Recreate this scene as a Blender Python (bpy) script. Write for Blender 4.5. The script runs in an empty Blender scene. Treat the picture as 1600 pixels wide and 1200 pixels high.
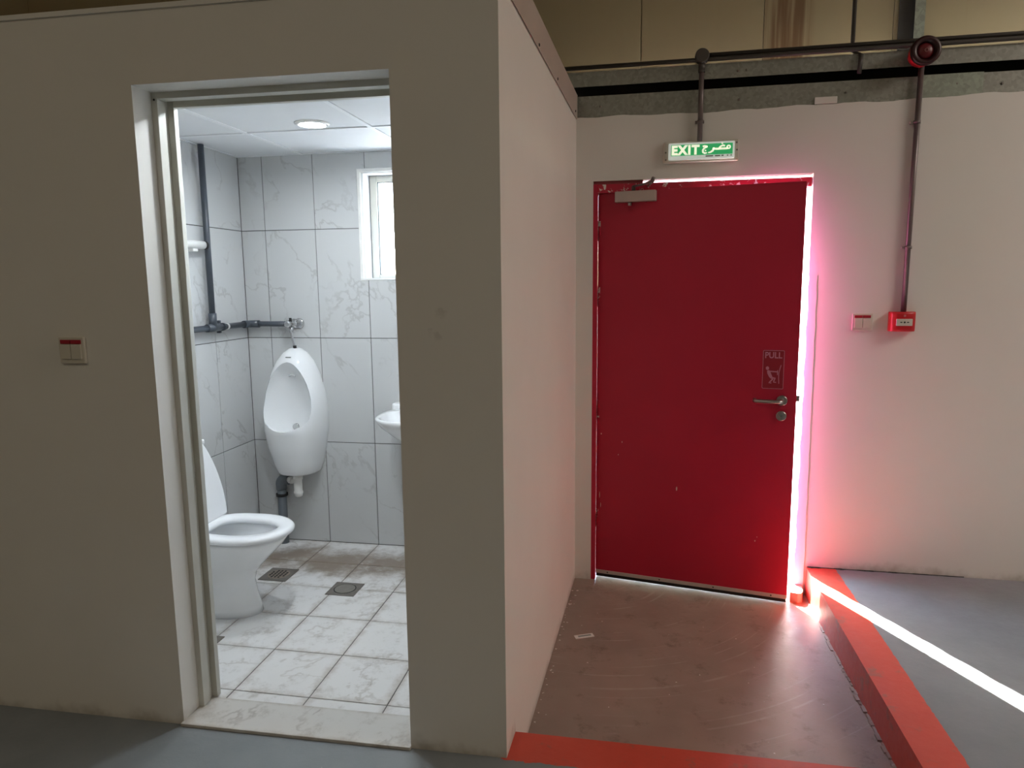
import bpy, bmesh, math, random
from mathutils import Matrix, Vector
random.seed(7)
S = bpy.context.scene
COL = S.collection

# ------------------------------------------------------------------ camera
CAM = (0.39379, -2.00517, 1.50353)
YAW, PITCH, ROLL = -0.180086, -0.143688, -0.009624
FPX = 1094.3
cam = bpy.data.cameras.new('camera')
cam.sensor_fit = 'HORIZONTAL'
cam.sensor_width = 36.0
cam.lens = FPX / 1600 * 36.0
cam.clip_start = 0.02
co = bpy.data.objects.new('camera', cam)
COL.objects.link(co)
cy, sy, cp, sp = math.cos(YAW), math.sin(YAW), math.cos(PITCH), math.sin(PITCH)
fw = Vector((sy * cp, cy * cp, sp))
rt = Vector((cy, -sy, 0))
up = rt.cross(fw)
r2 = rt * math.cos(ROLL) + up * math.sin(ROLL)
u2 = -rt * math.sin(ROLL) + up * math.cos(ROLL)
co.matrix_world = Matrix(((r2.x, u2.x, -fw.x, CAM[0]), (r2.y, u2.y, -fw.y, CAM[1]),
                          (r2.z, u2.z, -fw.z, CAM[2]), (0, 0, 0, 1)))
S.camera = co

# ------------------------------------------------------------------ sky, sun, added hall fill lights, exposure
SUN_RATIO, SUN_EL = 0.51, math.radians(48)
W = bpy.data.worlds.new('sky')
S.world = W
W.use_nodes = True
wn = W.node_tree
bg = wn.nodes['Background']
sky = wn.nodes.new('ShaderNodeTexSky')
sky.sky_type = 'NISHITA'
sky.sun_disc = False
sky.sun_elevation = SUN_EL
sky.sun_rotation = math.atan2(-SUN_RATIO, 1.0)
sky.dust_density = 1.0
wn.links.new(sky.outputs[0], bg.inputs[0])
bg.inputs[1].default_value = 5.6

d = Vector((SUN_RATIO, -1.0, 0)).normalized() * math.cos(SUN_EL)
d.z = -math.sin(SUN_EL)
sl = bpy.data.lights.new('sun', 'SUN')
sl.energy = 150
sl.angle = math.radians(0.55)
sl.color = (1.0, 0.95, 0.88)
so = bpy.data.objects.new('sun', sl)
so.rotation_euler = d.to_track_quat('-Z', 'Y').to_euler()
so.location = (0, 6, 8)
COL.objects.link(so)

for lx, ly, lz, lw_, lc_ in ((5.0, -0.2, 3.9, 146, (1.0, 0.87, 0.77)), (-2.0, -5.0, 5.0, 42, (1.0, 0.88, 0.68)), (2.6, -5.6, 5.0, 28, (1.0, 0.88, 0.68))):
    al = bpy.data.lights.new('hall_fill_light', 'AREA')  # unseen fill lights, added and placed to brighten the hall walls
    al.shape = 'DISK'
    al.size = 2.4
    al.energy = lw_
    al.color = lc_
    ao = bpy.data.objects.new('hall_fill_light', al)
    ao.location = (lx, ly, lz)
    COL.objects.link(ao)

S.view_settings.view_transform = 'Standard'
S.view_settings.look = 'None'
S.view_settings.gamma = 1
S.view_settings.use_curve_mapping = False
S.view_settings.exposure = 0.0
try:
    S.cycles.use_denoising = True
    S.cycles.max_bounces = 8
    S.cycles.diffuse_bounces = 5
    S.cycles.glossy_bounces = 3
    S.cycles.transparent_max_bounces = 6
    S.cycles.caustics_reflective = False
    S.cycles.caustics_refractive = False
    S.cycles.sample_clamp_indirect = 12
    S.cycles.adaptive_threshold = 0.05
except Exception:
    pass

# ------------------------------------------------------------------ materials
MATS = {}


def new_mat(name):
    m = bpy.data.materials.new(name)
    m.use_nodes = True
    nt = m.node_tree
    b = nt.nodes['Principled BSDF']
    return m, nt, b


def N(nt, t, **kw):
    n = nt.nodes.new(t)
    for k, v in kw.items():
        setattr(n, k, v)
    return n


def math_n(nt, op, a, b=None, clamp=False):
    n = N(nt, 'ShaderNodeMath', operation=op)
    n.use_clamp = clamp
    for i, v in enumerate((a, b)):
        if v is None:
            continue
        if isinstance(v, (int, float)):
            n.inputs[i].default_value = v
        else:
            nt.links.new(v, n.inputs[i])
    return n.outputs[0]


def mix_n(nt, fac, a, b):
    n = N(nt, 'ShaderNodeMix', data_type='RGBA')
    if isinstance(fac, (int, float)):
        n.inputs[0].default_value = fac
    else:
        nt.links.new(fac, n.inputs[0])
    for i, v in ((6, a), (7, b)):
        if isinstance(v, tuple):
            n.inputs[i].default_value = (*v, 1) if len(v) == 3 else v
        else:
            nt.links.new(v, n.inputs[i])
    return n.outputs[2]


def ramp_n(nt, v, lo, hi):
    n = N(nt, 'ShaderNodeMapRange')
    n.interpolation_type = 'SMOOTHSTEP'
    nt.links.new(v, n.inputs[0])
    n.inputs[1].default_value = lo
    n.inputs[2].default_value = hi
    return n.outputs[0]


def noise_n(nt, vec, scale, detail=4, rough=0.55, dist=0.0):
    n = N(nt, 'ShaderNodeTexNoise')
    n.inputs['Scale'].default_value = scale
    n.inputs['Detail'].default_value = detail
    n.inputs['Roughness'].default_value = rough
    n.inputs['Distortion'].default_value = dist
    if vec is not None:
        nt.links.new(vec, n.inputs['Vector'])
    return n.outputs['Fac']


def pos(nt):
    g = N(nt, 'ShaderNodeNewGeometry')
    return g.outputs['Position']


def sep(nt, v):
    n = N(nt, 'ShaderNodeSeparateXYZ')
    nt.links.new(v, n.inputs[0])
    return n.outputs


def bump(nt, b, h, strength=0.2, dist=0.01):
    n = N(nt, 'ShaderNodeBump')
    n.inputs['Strength'].default_value = strength
    n.inputs['Distance'].default_value = dist
    nt.links.new(h, n.inputs['Height'])
    nt.links.new(n.outputs[0], b.inputs['Normal'])


def plain(name, col, rough=0.5, metal=0.0, var=0.08, scale=12, bstr=0.0, spec=0.5, coat=0.0):
    if name in MATS:
        return MATS[name]
    m, nt, b = new_mat(name)
    P = pos(nt)
    f = noise_n(nt, P, scale, 1)
    lo = tuple(max(0, c * (1 - var)) for c in col)
    hi = tuple(min(1, c * (1 + var)) for c in col)
    nt.links.new(mix_n(nt, f, lo, hi), b.inputs['Base Color'])
    b.inputs['Roughness'].default_value = rough
    b.inputs['Metallic'].default_value = metal
    b.inputs['Specular IOR Level'].default_value = spec
    b.inputs['Coat Weight'].default_value = coat
    if bstr:
        bump(nt, b, noise_n(nt, P, scale * 6), bstr, 0.004)
    MATS[name] = m
    return m


def emit(name, col, strength):
    if name in MATS:
        return MATS[name]
    m, nt, b = new_mat(name)
    P = pos(nt)
    f = noise_n(nt, P, 30)
    c = mix_n(nt, f, tuple(x * 0.96 for x in col), col)
    nt.links.new(c, b.inputs['Base Color'])
    nt.links.new(c, b.inputs['Emission Color'])
    b.inputs['Emission Strength'].default_value = strength
    MATS[name] = m
    return m


def mat_plaster(name, scuffs=False, base=(0.76, 0.745, 0.71)):
    m, nt, b = new_mat(name)
    P = pos(nt)
    x, y, z = sep(nt, P)
    f = noise_n(nt, P, 2.2, 2)
    c = mix_n(nt, f, tuple(v * 0.95 for v in base), tuple(min(1, v * 1.03) for v in base))
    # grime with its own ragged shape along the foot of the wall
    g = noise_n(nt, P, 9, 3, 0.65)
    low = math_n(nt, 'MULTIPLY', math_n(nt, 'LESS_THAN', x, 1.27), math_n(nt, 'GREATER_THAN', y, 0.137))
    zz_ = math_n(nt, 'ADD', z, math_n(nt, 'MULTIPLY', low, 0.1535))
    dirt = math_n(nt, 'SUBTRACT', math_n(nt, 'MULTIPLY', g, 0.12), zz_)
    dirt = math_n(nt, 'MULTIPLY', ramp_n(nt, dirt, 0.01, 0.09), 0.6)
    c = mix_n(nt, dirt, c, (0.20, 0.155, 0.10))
    if scuffs:
        sn_ = math_n(nt, 'MULTIPLY', noise_n(nt, P, 60, 2), 0.05)
        for sx, sz, r in ((-0.18, 1.415, 0.022), (-0.195, 1.352, 0.02), (-0.215, 1.36, 0.012)):
            dx = math_n(nt, 'SUBTRACT', x, sx)
            dz = math_n(nt, 'SUBTRACT', z, sz)
            q = math_n(nt, 'SQRT', math_n(nt, 'ADD', math_n(nt, 'MULTIPLY', dx, dx), math_n(nt, 'MULTIPLY', dz, dz)))
            q = math_n(nt, 'ADD', q, sn_)
            k = math_n(nt, 'SUBTRACT', 1.0, ramp_n(nt, q, 0.016 + r * 0.4, 0.026 + r))
            c = mix_n(nt, math_n(nt, 'MULTIPLY', k, 0.22), c, (0.3, 0.27, 0.24))
    nt.links.new(c, b.inputs['Base Color'])
    b.inputs['Roughness'].default_value = 0.62
    b.inputs['Specular IOR Level'].default_value = 0.25
    bump(nt, b, noise_n(nt, P, 14, 5, 0.5), 0.14, 0.006)
    MATS[name] = m
    return m


def mat_concrete(name, tint=(0.225, 0.247, 0.262), painted=False, rough=0.42):
    m, nt, b = new_mat(name)
    P = pos(nt)
    x, y, z = sep(nt, P)
    f = noise_n(nt, P, 3.5, 5, 0.62)
    f2 = noise_n(nt, P, 28, 4, 0.7)
    c = mix_n(nt, f, tuple(v * 0.6 for v in tint), tuple(v * 1.28 for v in tint))
    c = mix_n(nt, math_n(nt, 'MULTIPLY', f2, 0.35), c, tuple(v * 0.55 for v in tint))
    specks = ramp_n(nt, noise_n(nt, P, 70, 2), 0.74, 0.79)
    c = mix_n(nt, math_n(nt, 'MULTIPLY', specks, 0.35), c, (0.6, 0.58, 0.55))
    rr = math_n(nt, 'ADD', math_n(nt, 'MULTIPLY', f2, 0.3), rough - 0.15)
    if not painted:
        # arcs scraped by the door's sweep
        dx = math_n(nt, 'SUBTRACT', x, 0.172)
        dy = math_n(nt, 'SUBTRACT', y, 1.80)
        rad = math_n(nt, 'SQRT', math_n(nt, 'ADD', math_n(nt, 'MULTIPLY', dx, dx), math_n(nt, 'MULTIPLY', dy, dy)))
        wv = N(nt, 'ShaderNodeTexNoise')
        wv.noise_dimensions = '1D'
        wv.inputs['Scale'].default_value = 38
        wv.inputs['Detail'].default_value = 3
        nt.links.new(rad, wv.inputs['W'])
        arc = math_n(nt, 'MULTIPLY', ramp_n(nt, wv.outputs['Fac'], 0.60, 0.70), ramp_n(nt, noise_n(nt, P, 4, 3), 0.48, 0.62))
        c = mix_n(nt, math_n(nt, 'MULTIPLY', arc, 0.28), c, (0.55, 0.50, 0.46))
        stn = ramp_n(nt, noise_n(nt, P, 6.5, 6, 0.72), 0.54, 0.70)
        c = mix_n(nt, math_n(nt, 'MULTIPLY', stn, 0.75), c, tuple(v * 0.42 for v in tint))
    if painted:
        e = math_n(nt, 'MULTIPLY', math_n(nt, 'SUBTRACT', noise_n(nt, P, 22, 5, 0.7), 0.5), 0.034)
        ins = math_n(nt, 'MULTIPLY',
                     math_n(nt, 'GREATER_THAN', math_n(nt, 'ADD', x, e), -0.02),
                     math_n(nt, 'LESS_THAN', math_n(nt, 'ADD', x, math_n(nt, 'MULTIPLY', e, 0.5)), 1.428))
        ins = math_n(nt, 'MULTIPLY', ins, math_n(nt, 'GREATER_THAN', math_n(nt, 'ADD', y, e), -0.006))
        worn = ramp_n(nt, noise_n(nt, P, 9, 4, 0.75), 0.56, 0.68)
        scr = ramp_n(nt, noise_n(nt, P, 45, 4, 0.7), 0.68, 0.74)
        worn = math_n(nt, 'MULTIPLY', math_n(nt, 'ADD', worn, scr, True), 0.6)
        pc = mix_n(nt, noise_n(nt, P, 6, 5), (0.50, 0.060, 0.035), (0.62, 0.085, 0.055))
        pc = mix_n(nt, worn, pc, (0.26, 0.12, 0.09))
        c = mix_n(nt, ins, c, pc)
    nt.links.new(c, b.inputs['Base Color'])
    nt.links.new(rr, b.inputs['Roughness'])
    h = noise_n(nt, P, 18, 6, 0.62)
    bump(nt, b, h, 0.25, 0.006)
    MATS[name] = m
    return m


def mat_marble(name, base=(0.58, 0.585, 0.585), vein=(0.34, 0.33, 0.32), amount=0.44, rough=0.12, dirt=False, seed=0.0):
    m, nt, b = new_mat(name)
    P = pos(nt)
    oi = N(nt, 'ShaderNodeObjectInfo')
    mp = N(nt, 'ShaderNodeVectorMath', operation='MULTIPLY_ADD')
    nt.links.new(oi.outputs['Random'], mp.inputs[0])
    mp.inputs[1].default_value = (37, 53, 71)
    nt.links.new(P, mp.inputs[2])
    V = mp.outputs[0]
    # veins drawn out along one diagonal
    dv = (0.52, 0.58, -0.63)
    dt = N(nt, 'ShaderNodeVectorMath', operation='DOT_PRODUCT')
    nt.links.new(V, dt.inputs[0])
    dt.inputs[1].default_value = dv
    sc_ = N(nt, 'ShaderNodeVectorMath', operation='SCALE')
    sc_.inputs[0].default_value = dv
    nt.links.new(math_n(nt, 'MULTIPLY', dt.outputs['Value'], -0.72), sc_.inputs['Scale'])
    ad = N(nt, 'ShaderNodeVectorMath', operation='ADD')
    nt.links.new(V, ad.inputs[0])
    nt.links.new(sc_.outputs[0], ad.inputs[1])
    w = noise_n(nt, ad.outputs[0], 4.2, 5, 0.55, 0.35)
    ridge = math_n(nt, 'ABSOLUTE', math_n(nt, 'SUBTRACT', w, 0.5))
    v = math_n(nt, 'SUBTRACT', 1.0, ramp_n(nt, ridge, 0.0, 0.022))
    v = math_n(nt, 'MULTIPLY', v, ramp_n(nt, noise_n(nt, V, 3.4, 3), 0.42, 0.60))
    c = mix_n(nt, noise_n(nt, V, 1.6, 3), tuple(x * 0.96 for x in base), base)
    c = mix_n(nt, math_n(nt, 'MULTIPLY', v, amount), c, vein)
    if dirt:
        x, y, z = sep(nt, P)
        g = noise_n(nt, P, 4.5, 8, 0.68)
        g2 = noise_n(nt, P, 17, 6, 0.7)
        # trodden-in brown dirt: ragged bands near the urinal wall and around the drains
        band = math_n(nt, 'SUBTRACT', 1.0, ramp_n(nt, math_n(nt, 'ABSOLUTE', math_n(nt, 'SUBTRACT', y, 1.40)), 0.02, 0.40))
        k = math_n(nt, 'ADD', math_n(nt, 'MULTIPLY', band, 0.33), math_n(nt, 'MULTIPLY', g, 0.75))
        k = ramp_n(nt, math_n(nt, 'ADD', k, math_n(nt, 'MULTIPLY', g2, 0.2)), 0.56, 0.86)
        c = mix_n(nt, math_n(nt, 'MULTIPLY', k, 0.9), c, (0.20, 0.145, 0.10))
        tc = N(nt, 'ShaderNodeTexCoord')
        ex_, ey_, ez_ = sep(nt, tc.outputs['Generated'])
        ed = math_n(nt, 'MAXIMUM', math_n(nt, 'ABSOLUTE', math_n(nt, 'SUBTRACT', ex_, 0.5)), math_n(nt, 'ABSOLUTE', math_n(nt, 'SUBTRACT', ey_, 0.5)))
        ke = ramp_n(nt, math_n(nt, 'ADD', ed, math_n(nt, 'MULTIPLY', g2, 0.35)), 0.56, 0.72)
        c = mix_n(nt, math_n(nt, 'MULTIPLY', ke, 0.42), c, (0.27, 0.20, 0.14))
        k2 = ramp_n(nt, noise_n(nt, P, 7, 7, 0.78), 0.51, 0.70)
        c = mix_n(nt, math_n(nt, 'MULTIPLY', k2, 0.5), c, (0.26, 0.22, 0.18))
    nt.links.new(c, b.inputs['Base Color'])
    b.inputs['Roughness'].default_value = rough
    bump(nt, b, noise_n(nt, P, 5, 3), 0.04, 0.003)
    MATS[name] = m
    return m


def mat_panel(name):
    m, nt, b = new_mat(name)
    P = pos(nt)
    x, y, z = sep(nt, P)
    f = noise_n(nt, P, 1.4, 4)
    c = mix_n(nt, f, (0.31, 0.255, 0.145), (0.37, 0.305, 0.18))
    st = N(nt, 'ShaderNodeMapping')
    nt.links.new(P, st.inputs[0])
    st.inputs['Scale'].default_value = (26, 1, 0.9)
    s = noise_n(nt, st.outputs[0], 1.0, 5, 0.6)
    inb = math_n(nt, 'SUBTRACT', 1.0, ramp_n(nt, math_n(nt, 'ABSOLUTE', math_n(nt, 'SUBTRACT', x, 1.13)), 0.07, 0.14))
    k = math_n(nt, 'MULTIPLY', inb, ramp_n(nt, s, 0.30, 0.52))
    c = mix_n(nt, math_n(nt, 'MULTIPLY', k, 0.92), c, (0.16, 0.085, 0.035))
    k2 = math_n(nt, 'MULTIPLY', ramp_n(nt, s, 0.6, 0.8), 0.2)
    c = mix_n(nt, k2, c, (0.25, 0.17, 0.09))
    nt.links.new(c, b.inputs['Base Color'])
    b.inputs['Roughness'].default_value = 0.5
    MATS[name] = m
    return m


def mat_galv(name, col=(0.33, 0.335, 0.30)):
    m, nt, b = new_mat(name)
    P = pos(nt)
    v = N(nt, 'ShaderNodeTexVoronoi')
    v.inputs['Scale'].default_value = 70
    nt.links.new(P, v.inputs['Vector'])
    f = noise_n(nt, P, 9, 5)
    c = mix_n(nt, v.outputs['Color'], tuple(x * 0.75 for x in col), tuple(x * 1.15 for x in col))
    c2 = mix_n(nt, math_n(nt, 'MULTIPLY', f, 0.5), c, tuple(x * 0.6 for x in col))
    nt.links.new(c2, b.inputs['Base Color'])
    b.inputs['Metallic'].default_value = 0.55
    b.inputs['Roughness'].default_value = 0.5
    MATS[name] = m
    return m


def mat_door_red(name):
    m, nt, b = new_mat(name)
    P = pos(nt)
    f = noise_n(nt, P, 3, 2)
    c = mix_n(nt, f, (0.43, 0.013, 0.042), (0.50, 0.017, 0.052))
    nt.links.new(c, b.inputs['Base Color'])
    b.inputs['Roughness'].default_value = 0.42
    b.inputs['Specular IOR Level'].default_value = 0.4
    bump(nt, b, noise_n(nt, P, 140, 2), 0.05, 0.002)
    MATS[name] = m
    return m


def mat_frame_red(name):
    m, nt, b = new_mat(name)
    P = pos(nt)
    k = ramp_n(nt, noise_n(nt, P, 26, 5, 0.7, 0.6), 0.57, 0.63)
    c = mix_n(nt, k, (0.47, 0.014, 0.045), (0.74, 0.70, 0.68))
    nt.links.new(c, b.inputs['Base Color'])
    b.inputs['Roughness'].default_value = 0.45
    MATS[name] = m
    return m


def mat_glass(name):
    m, nt, b = new_mat(name)
    nt.nodes.remove(b)
    out = nt.nodes['Material Output']
    tr = N(nt, 'ShaderNodeBsdfTransparent')
    tl = N(nt, 'ShaderNodeBsdfTranslucent')
    gl = N(nt, 'ShaderNodeBsdfGlossy')
    gl.inputs['Roughness'].default_value = 0.08
    f = noise_n(nt, pos(nt), 40)
    c = mix_n(nt, f, (0.90, 0.93, 0.95), (0.95, 0.97, 0.98))
    nt.links.new(c, tr.inputs[0])
    nt.links.new(c, tl.inputs[0])
    m1 = N(nt, 'ShaderNodeMixShader')
    m1.inputs[0].default_value = 0.25
    nt.links.new(tr.outputs[0], m1.inputs[1])
    nt.links.new(tl.outputs[0], m1.inputs[2])
    m2 = N(nt, 'ShaderNodeMixShader')
    m2.inputs[0].default_value = 0.05
    nt.links.new(m1.outputs[0], m2.inputs[1])
    nt.links.new(gl.outputs[0], m2.inputs[2])
    nt.links.new(m2.outputs[0], out.inputs[0])
    MATS[name] = m
    return m


PLASTER = mat_plaster('white plaster')
PLASTER_F = mat_plaster('scuffed white plaster', scuffs=True)
CONC = mat_concrete('painted hall concrete', painted=True)
CONC_PIT = mat_concrete('dirty sunken concrete with red glow tint', (0.33, 0.25, 0.215), painted=False, rough=0.40)  # same concrete, tint reddened for the red light on it; stains are dirt
GROUND = plain('grey outdoor paving', (0.20, 0.195, 0.185), 0.85, scale=4)
TILE = mat_marble('glazed veined wall tile')
FTILE = mat_marble('dirty floor tile', (0.74, 0.73, 0.72), (0.42, 0.38, 0.34), 0.5, 0.28, dirt=True)
SILLM = mat_marble('worn marble sill', (0.60, 0.58, 0.55), (0.30, 0.27, 0.24), 0.6, 0.3, dirt=True)
GROUT = plain('dark grout', (0.10, 0.095, 0.09), 0.9)
PANEL = mat_panel('beige cladding panel')
PANEL_FAR = plain('hall cladding', (0.32, 0.28, 0.20), 0.6, scale=2)
GALV = mat_galv('galvanised steel')
GALV2 = mat_galv('greenish galvanised plate', (0.34, 0.38, 0.32))
TRIMM = plain('beige capping metal', (0.47, 0.40, 0.36), 0.45, 0.0, scale=5)
RED = mat_door_red('red door paint')
FRED = mat_frame_red('chipped red frame paint')
SIREN_RED = plain('red plastic', (0.50, 0.012, 0.02), 0.35, scale=20)
SIREN_DARK = plain('dark red plastic', (0.030, 0.003, 0.005), 0.4, scale=20)
FRAME = plain('cream frame paint', (0.60, 0.59, 0.53), 0.45, scale=10)
WHITEP = plain('white plastic', (0.78, 0.77, 0.74), 0.35, scale=20)
CREAMP = plain('cream plastic', (0.62, 0.585, 0.51), 0.4, scale=20)
CERAMIC = plain('white ceramic', (0.84, 0.85, 0.86), 0.07, var=0.01, coat=0.4)
SEATM = plain('white seat plastic', (0.85, 0.86, 0.88), 0.2, var=0.01)
PVC = plain('dark grey pipe', (0.060, 0.070, 0.085), 0.35, scale=20)
PVC2 = plain('grey drain pipe', (0.14, 0.16, 0.18), 0.4, scale=20)
CHROME = plain('chrome', (0.62, 0.62, 0.63), 0.18, 1.0, var=0.03)
STEEL = plain('brushed steel', (0.46, 0.45, 0.45), 0.33, 1.0, var=0.05)
ALU = plain('aluminium strip', (0.62, 0.60, 0.57), 0.4, 0.5, var=0.05)
BLACK = plain('black rubber', (0.012, 0.012, 0.012), 0.7)
CONDUIT = plain('dark conduit paint', (0.075, 0.068, 0.062), 0.45, 0.2, scale=30)
CONDUIT2 = plain('brown grey conduit', (0.17, 0.14, 0.14), 0.35, 0.3, scale=30)
CEILM = plain('white ceiling board', (0.72, 0.73, 0.74), 0.7, var=0.02)
GRIDM = plain('white ceiling grid', (0.76, 0.77, 0.78), 0.5, var=0.02)
DRAINM = plain('worn steel drain', (0.20, 0.18, 0.16), 0.45, 0.4, var=0.3, scale=40)
GREEN = emit('lit green legend', (0.03, 0.36, 0.12), 0.65)
CREAM_E = emit('lit cream lettering', (0.92, 0.95, 0.72), 0.80)
DIFF_E = emit('lit sign diffuser', (0.72, 0.80, 0.74), 0.38)
LED = emit('led diffuser', (0.88, 0.95, 1.0), 340.0)
REDSTRIP = plain('red strip', (0.36, 0.012, 0.03), 0.4)
PINKPRINT = plain('pale pink print', (0.62, 0.25, 0.36), 0.5)
CHIP = plain('bare paint chip', (0.75, 0.60, 0.55), 0.6)
PAPER = plain('paper label', (0.75, 0.70, 0.68), 0.7)
GLASS = mat_glass('frosted pane')
GREYPRINT = plain('grey print', (0.25, 0.27, 0.26), 0.6)


# ------------------------------------------------------------------ mesh helpers
class MB:
    def __init__(self):
        self.v, self.f, self.sm = [], [], []

    def quad_faces(self, base, faces, smooth=False):
        for fc in faces:
            self.f.append(tuple(base + i for i in fc))
            self.sm.append(smooth)

    def box(self, x0, x1, y0, y1, z0, z1, c=0.0):
        if c <= 0:
            b = len(self.v)
            self.v += [(x0, y0, z0), (x1, y0, z0), (x1, y1, z0), (x0, y1, z0), (x0, y0, z1), (x1, y0, z1), (x1, y1, z1), (x0, y1, z1)]
            self.quad_faces(b, [(3, 2, 1, 0), (4, 5, 6, 7), (0, 1, 5, 4), (1, 2, 6, 5), (2, 3, 7, 6), (3, 0, 4, 7)])
            return self
        bm = bmesh.new()
        bmesh.ops.create_cube(bm, size=1.0)
        for v in bm.verts:
            v.co = Vector(((x0 + x1) / 2 + v.co.x * (x1 - x0), (y0 + y1) / 2 + v.co.y * (y1 - y0), (z0 + z1) / 2 + v.co.z * (z1 - z0)))
        bmesh.ops.bevel(bm, geom=list(bm.edges), offset=c, segments=2, affect='EDGES', profile=0.6)
        b = len(self.v)
        bm.verts.index_update()
        self.v += [tuple(v.co) for v in bm.verts]
        for fc in bm.faces:
            self.f.append(tuple(b + v.index for v in fc.verts))
            self.sm.append(False)
        bm.free()
        return self

    def rings(self, rings, cap0=True, cap1=True, closed=True, smooth=True):
        b = len(self.v)
        n = len(rings[0])
        for r in rings:
            self.v += [tuple(p) for p in r]
        for i in range(len(rings) - 1):
            for j in range(n if closed else n - 1):
                k = (j + 1) % n
                self.f.append((b + i * n + j, b + i * n + k, b + (i + 1) * n + k, b + (i + 1) * n + j))
                self.sm.append(smooth)
        if cap0:
            self.f.append(tuple(b + j for j in reversed(range(n))))
            self.sm.append(False)
        if cap1:
            m = b + (len(rings) - 1) * n
            self.f.append(tuple(m + j for j in range(n)))
            self.sm.append(False)
        return self

    def tube(self, pts, r, n=14, cap=True):
        pts = [Vector(p) for p in pts]
        rs = r if isinstance(r, (list, tuple)) else [r] * len(pts)
        rings = []
        prev = None
        for i, p in enumerate(pts):
            t = (pts[min(i + 1, len(pts) - 1)] - pts[max(i - 1, 0)]).normalized()
            if prev is None:
                a = Vector((0, 0, 1)) if abs(t.z) < 0.9 else Vector((1, 0, 0))
                u = t.cross(a).normalized()
            else:
                u = (prev - t * prev.dot(t)).normalized()
            prev = u
            w = t.cross(u)
            rings.append([p + (u * math.cos(2 * math.pi * k / n) + w * math.sin(2 * math.pi * k / n)) * rs[i] for k in range(n)])
        return self.rings(rings, cap, cap)

    def lathe(self, c, axis, prof, n=28, cap0=True, cap1=True):
        """prof: list of (distance along axis, radius)"""
        c = Vector(c)
        ax = Vector(axis).normalized()
        a = Vector((0, 0, 1)) if abs(ax.z) < 0.9 else Vector((1, 0, 0))
        u = ax.cross(a).normalized()
        w = ax.cross(u)
        rr = [[c + ax * h + (u * math.cos(2 * math.pi * k / n) + w * math.sin(2 * math.pi * k / n)) * max(r, 1e-5) for k in range(n)] for h, r in prof]
        return self.rings(rr, cap0, cap1)

    def prism(self, poly, y0, y1):
        """poly in (x,z), extruded y0 -> y1"""
        n = len(poly)
        b = len(self.v)
        self.v += [(x, y0, z) for x, z in poly] + [(x, y1, z) for x, z in poly]
        self.f.append(tuple(b + i for i in range(n)))
        self.f.append(tuple(b + n + i for i in reversed(range(n))))
        self.sm += [False, False]
        for i in range(n):
            k = (i + 1) % n
            self.f.append((b + k, b + i, b + n + i, b + n + k))
            self.sm.append(False)
        return self

    def ribbon(self, pts, w, y0, y1):
        """flat stroke of width w in the x,z plane through pts, y0..y1 thick"""
        L, R_ = [], []
        for i, p in enumerate(pts):
            a = pts[max(i - 1, 0)]
            c = pts[min(i + 1, len(pts) - 1)]
            dx, dz = c[0] - a[0], c[1] - a[1]
            l = math.hypot(dx, dz) or 1
            ww = w[i] if isinstance(w, (list, tuple)) else w
            nx, nz = -dz / l * ww / 2, dx / l * ww / 2
            L.append((p[0] + nx, p[1] + nz))
            R_.append((p[0] - nx, p[1] - nz))
        for i in range(len(pts) - 1):
            self.prism([R_[i], R_[i + 1], L[i + 1], L[i]], y0, y1)
        return self

    def mesh(self, name):
        me = bpy.data.meshes.new(name)
        me.from_pydata(self.v, [], self.f)
        me.polygons.foreach_set('use_smooth', self.sm)
        me.update()
        bm = bmesh.new()
        bm.from_mesh(me)
        bmesh.ops.recalc_face_normals(bm, faces=bm.faces)
        bm.to_mesh(me)
        bm.free()
        return me

    def build(self, name, mat, parent=None, loc=(0, 0, 0), rz=0.0):
        return link(name, self.mesh(name), mat, parent, loc, rz)


def link(name, me, mat, parent=None, loc=(0, 0, 0), rz=0.0):
    o = bpy.data.objects.new(name, me)
    COL.objects.link(o)
    if mat and not me.materials:
        me.materials.append(mat)
    o.parent = parent
    o.location = loc
    o.rotation_euler = (0, 0, rz)
    return o


def tag(o, label, cat, group=None):
    o['label'] = label
    o['category'] = cat
    if group:
        o['group'] = group
    return o


def struct(o, label=None):
    o['kind'] = 'structure'
    if label:
        o['label'] = label
    return o


def empty(name, loc=(0, 0, 0), rz=0.0):
    o = bpy.data.objects.new(name, None)
    o.empty_display_size = 0.05
    COL.objects.link(o)
    o.location = loc
    o.rotation_euler = (0, 0, rz)
    return o


def text_mesh(txt, height, width, extrude, bold=0.0, spacing=1.0):
    """lettering from the built-in font, in the x,z plane, lower left corner at the origin, front at y=-extrude"""
    cu = bpy.data.curves.new('lettering', 'FONT')
    cu.body = txt
    cu.size = 1.0
    cu.offset = bold
    cu.space_character = spacing
    cu.resolution_u = 3
    cu.extrude = 0.5
    ob = bpy.data.objects.new('lettering', cu)
    COL.objects.link(ob)
    dg = bpy.context.evaluated_depsgraph_get()
    me = bpy.data.meshes.new_from_object(ob.evaluated_get(dg))
    bpy.data.objects.remove(ob)
    xs = [v.co.x for v in me.vertices]
    ys = [v.co.y for v in me.vertices]
    x0, x1, y0, y1 = min(xs), max(xs), min(ys), max(ys)
    for v in me.vertices:
        v.co = Vector(((v.co.x - x0) / (x1 - x0) * width, -(v.co.z + 0.5) * extrude, (v.co.y - y0) / (y1 - y0) * height))
    me.materials.clear()
    me.update()
    return me


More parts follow.
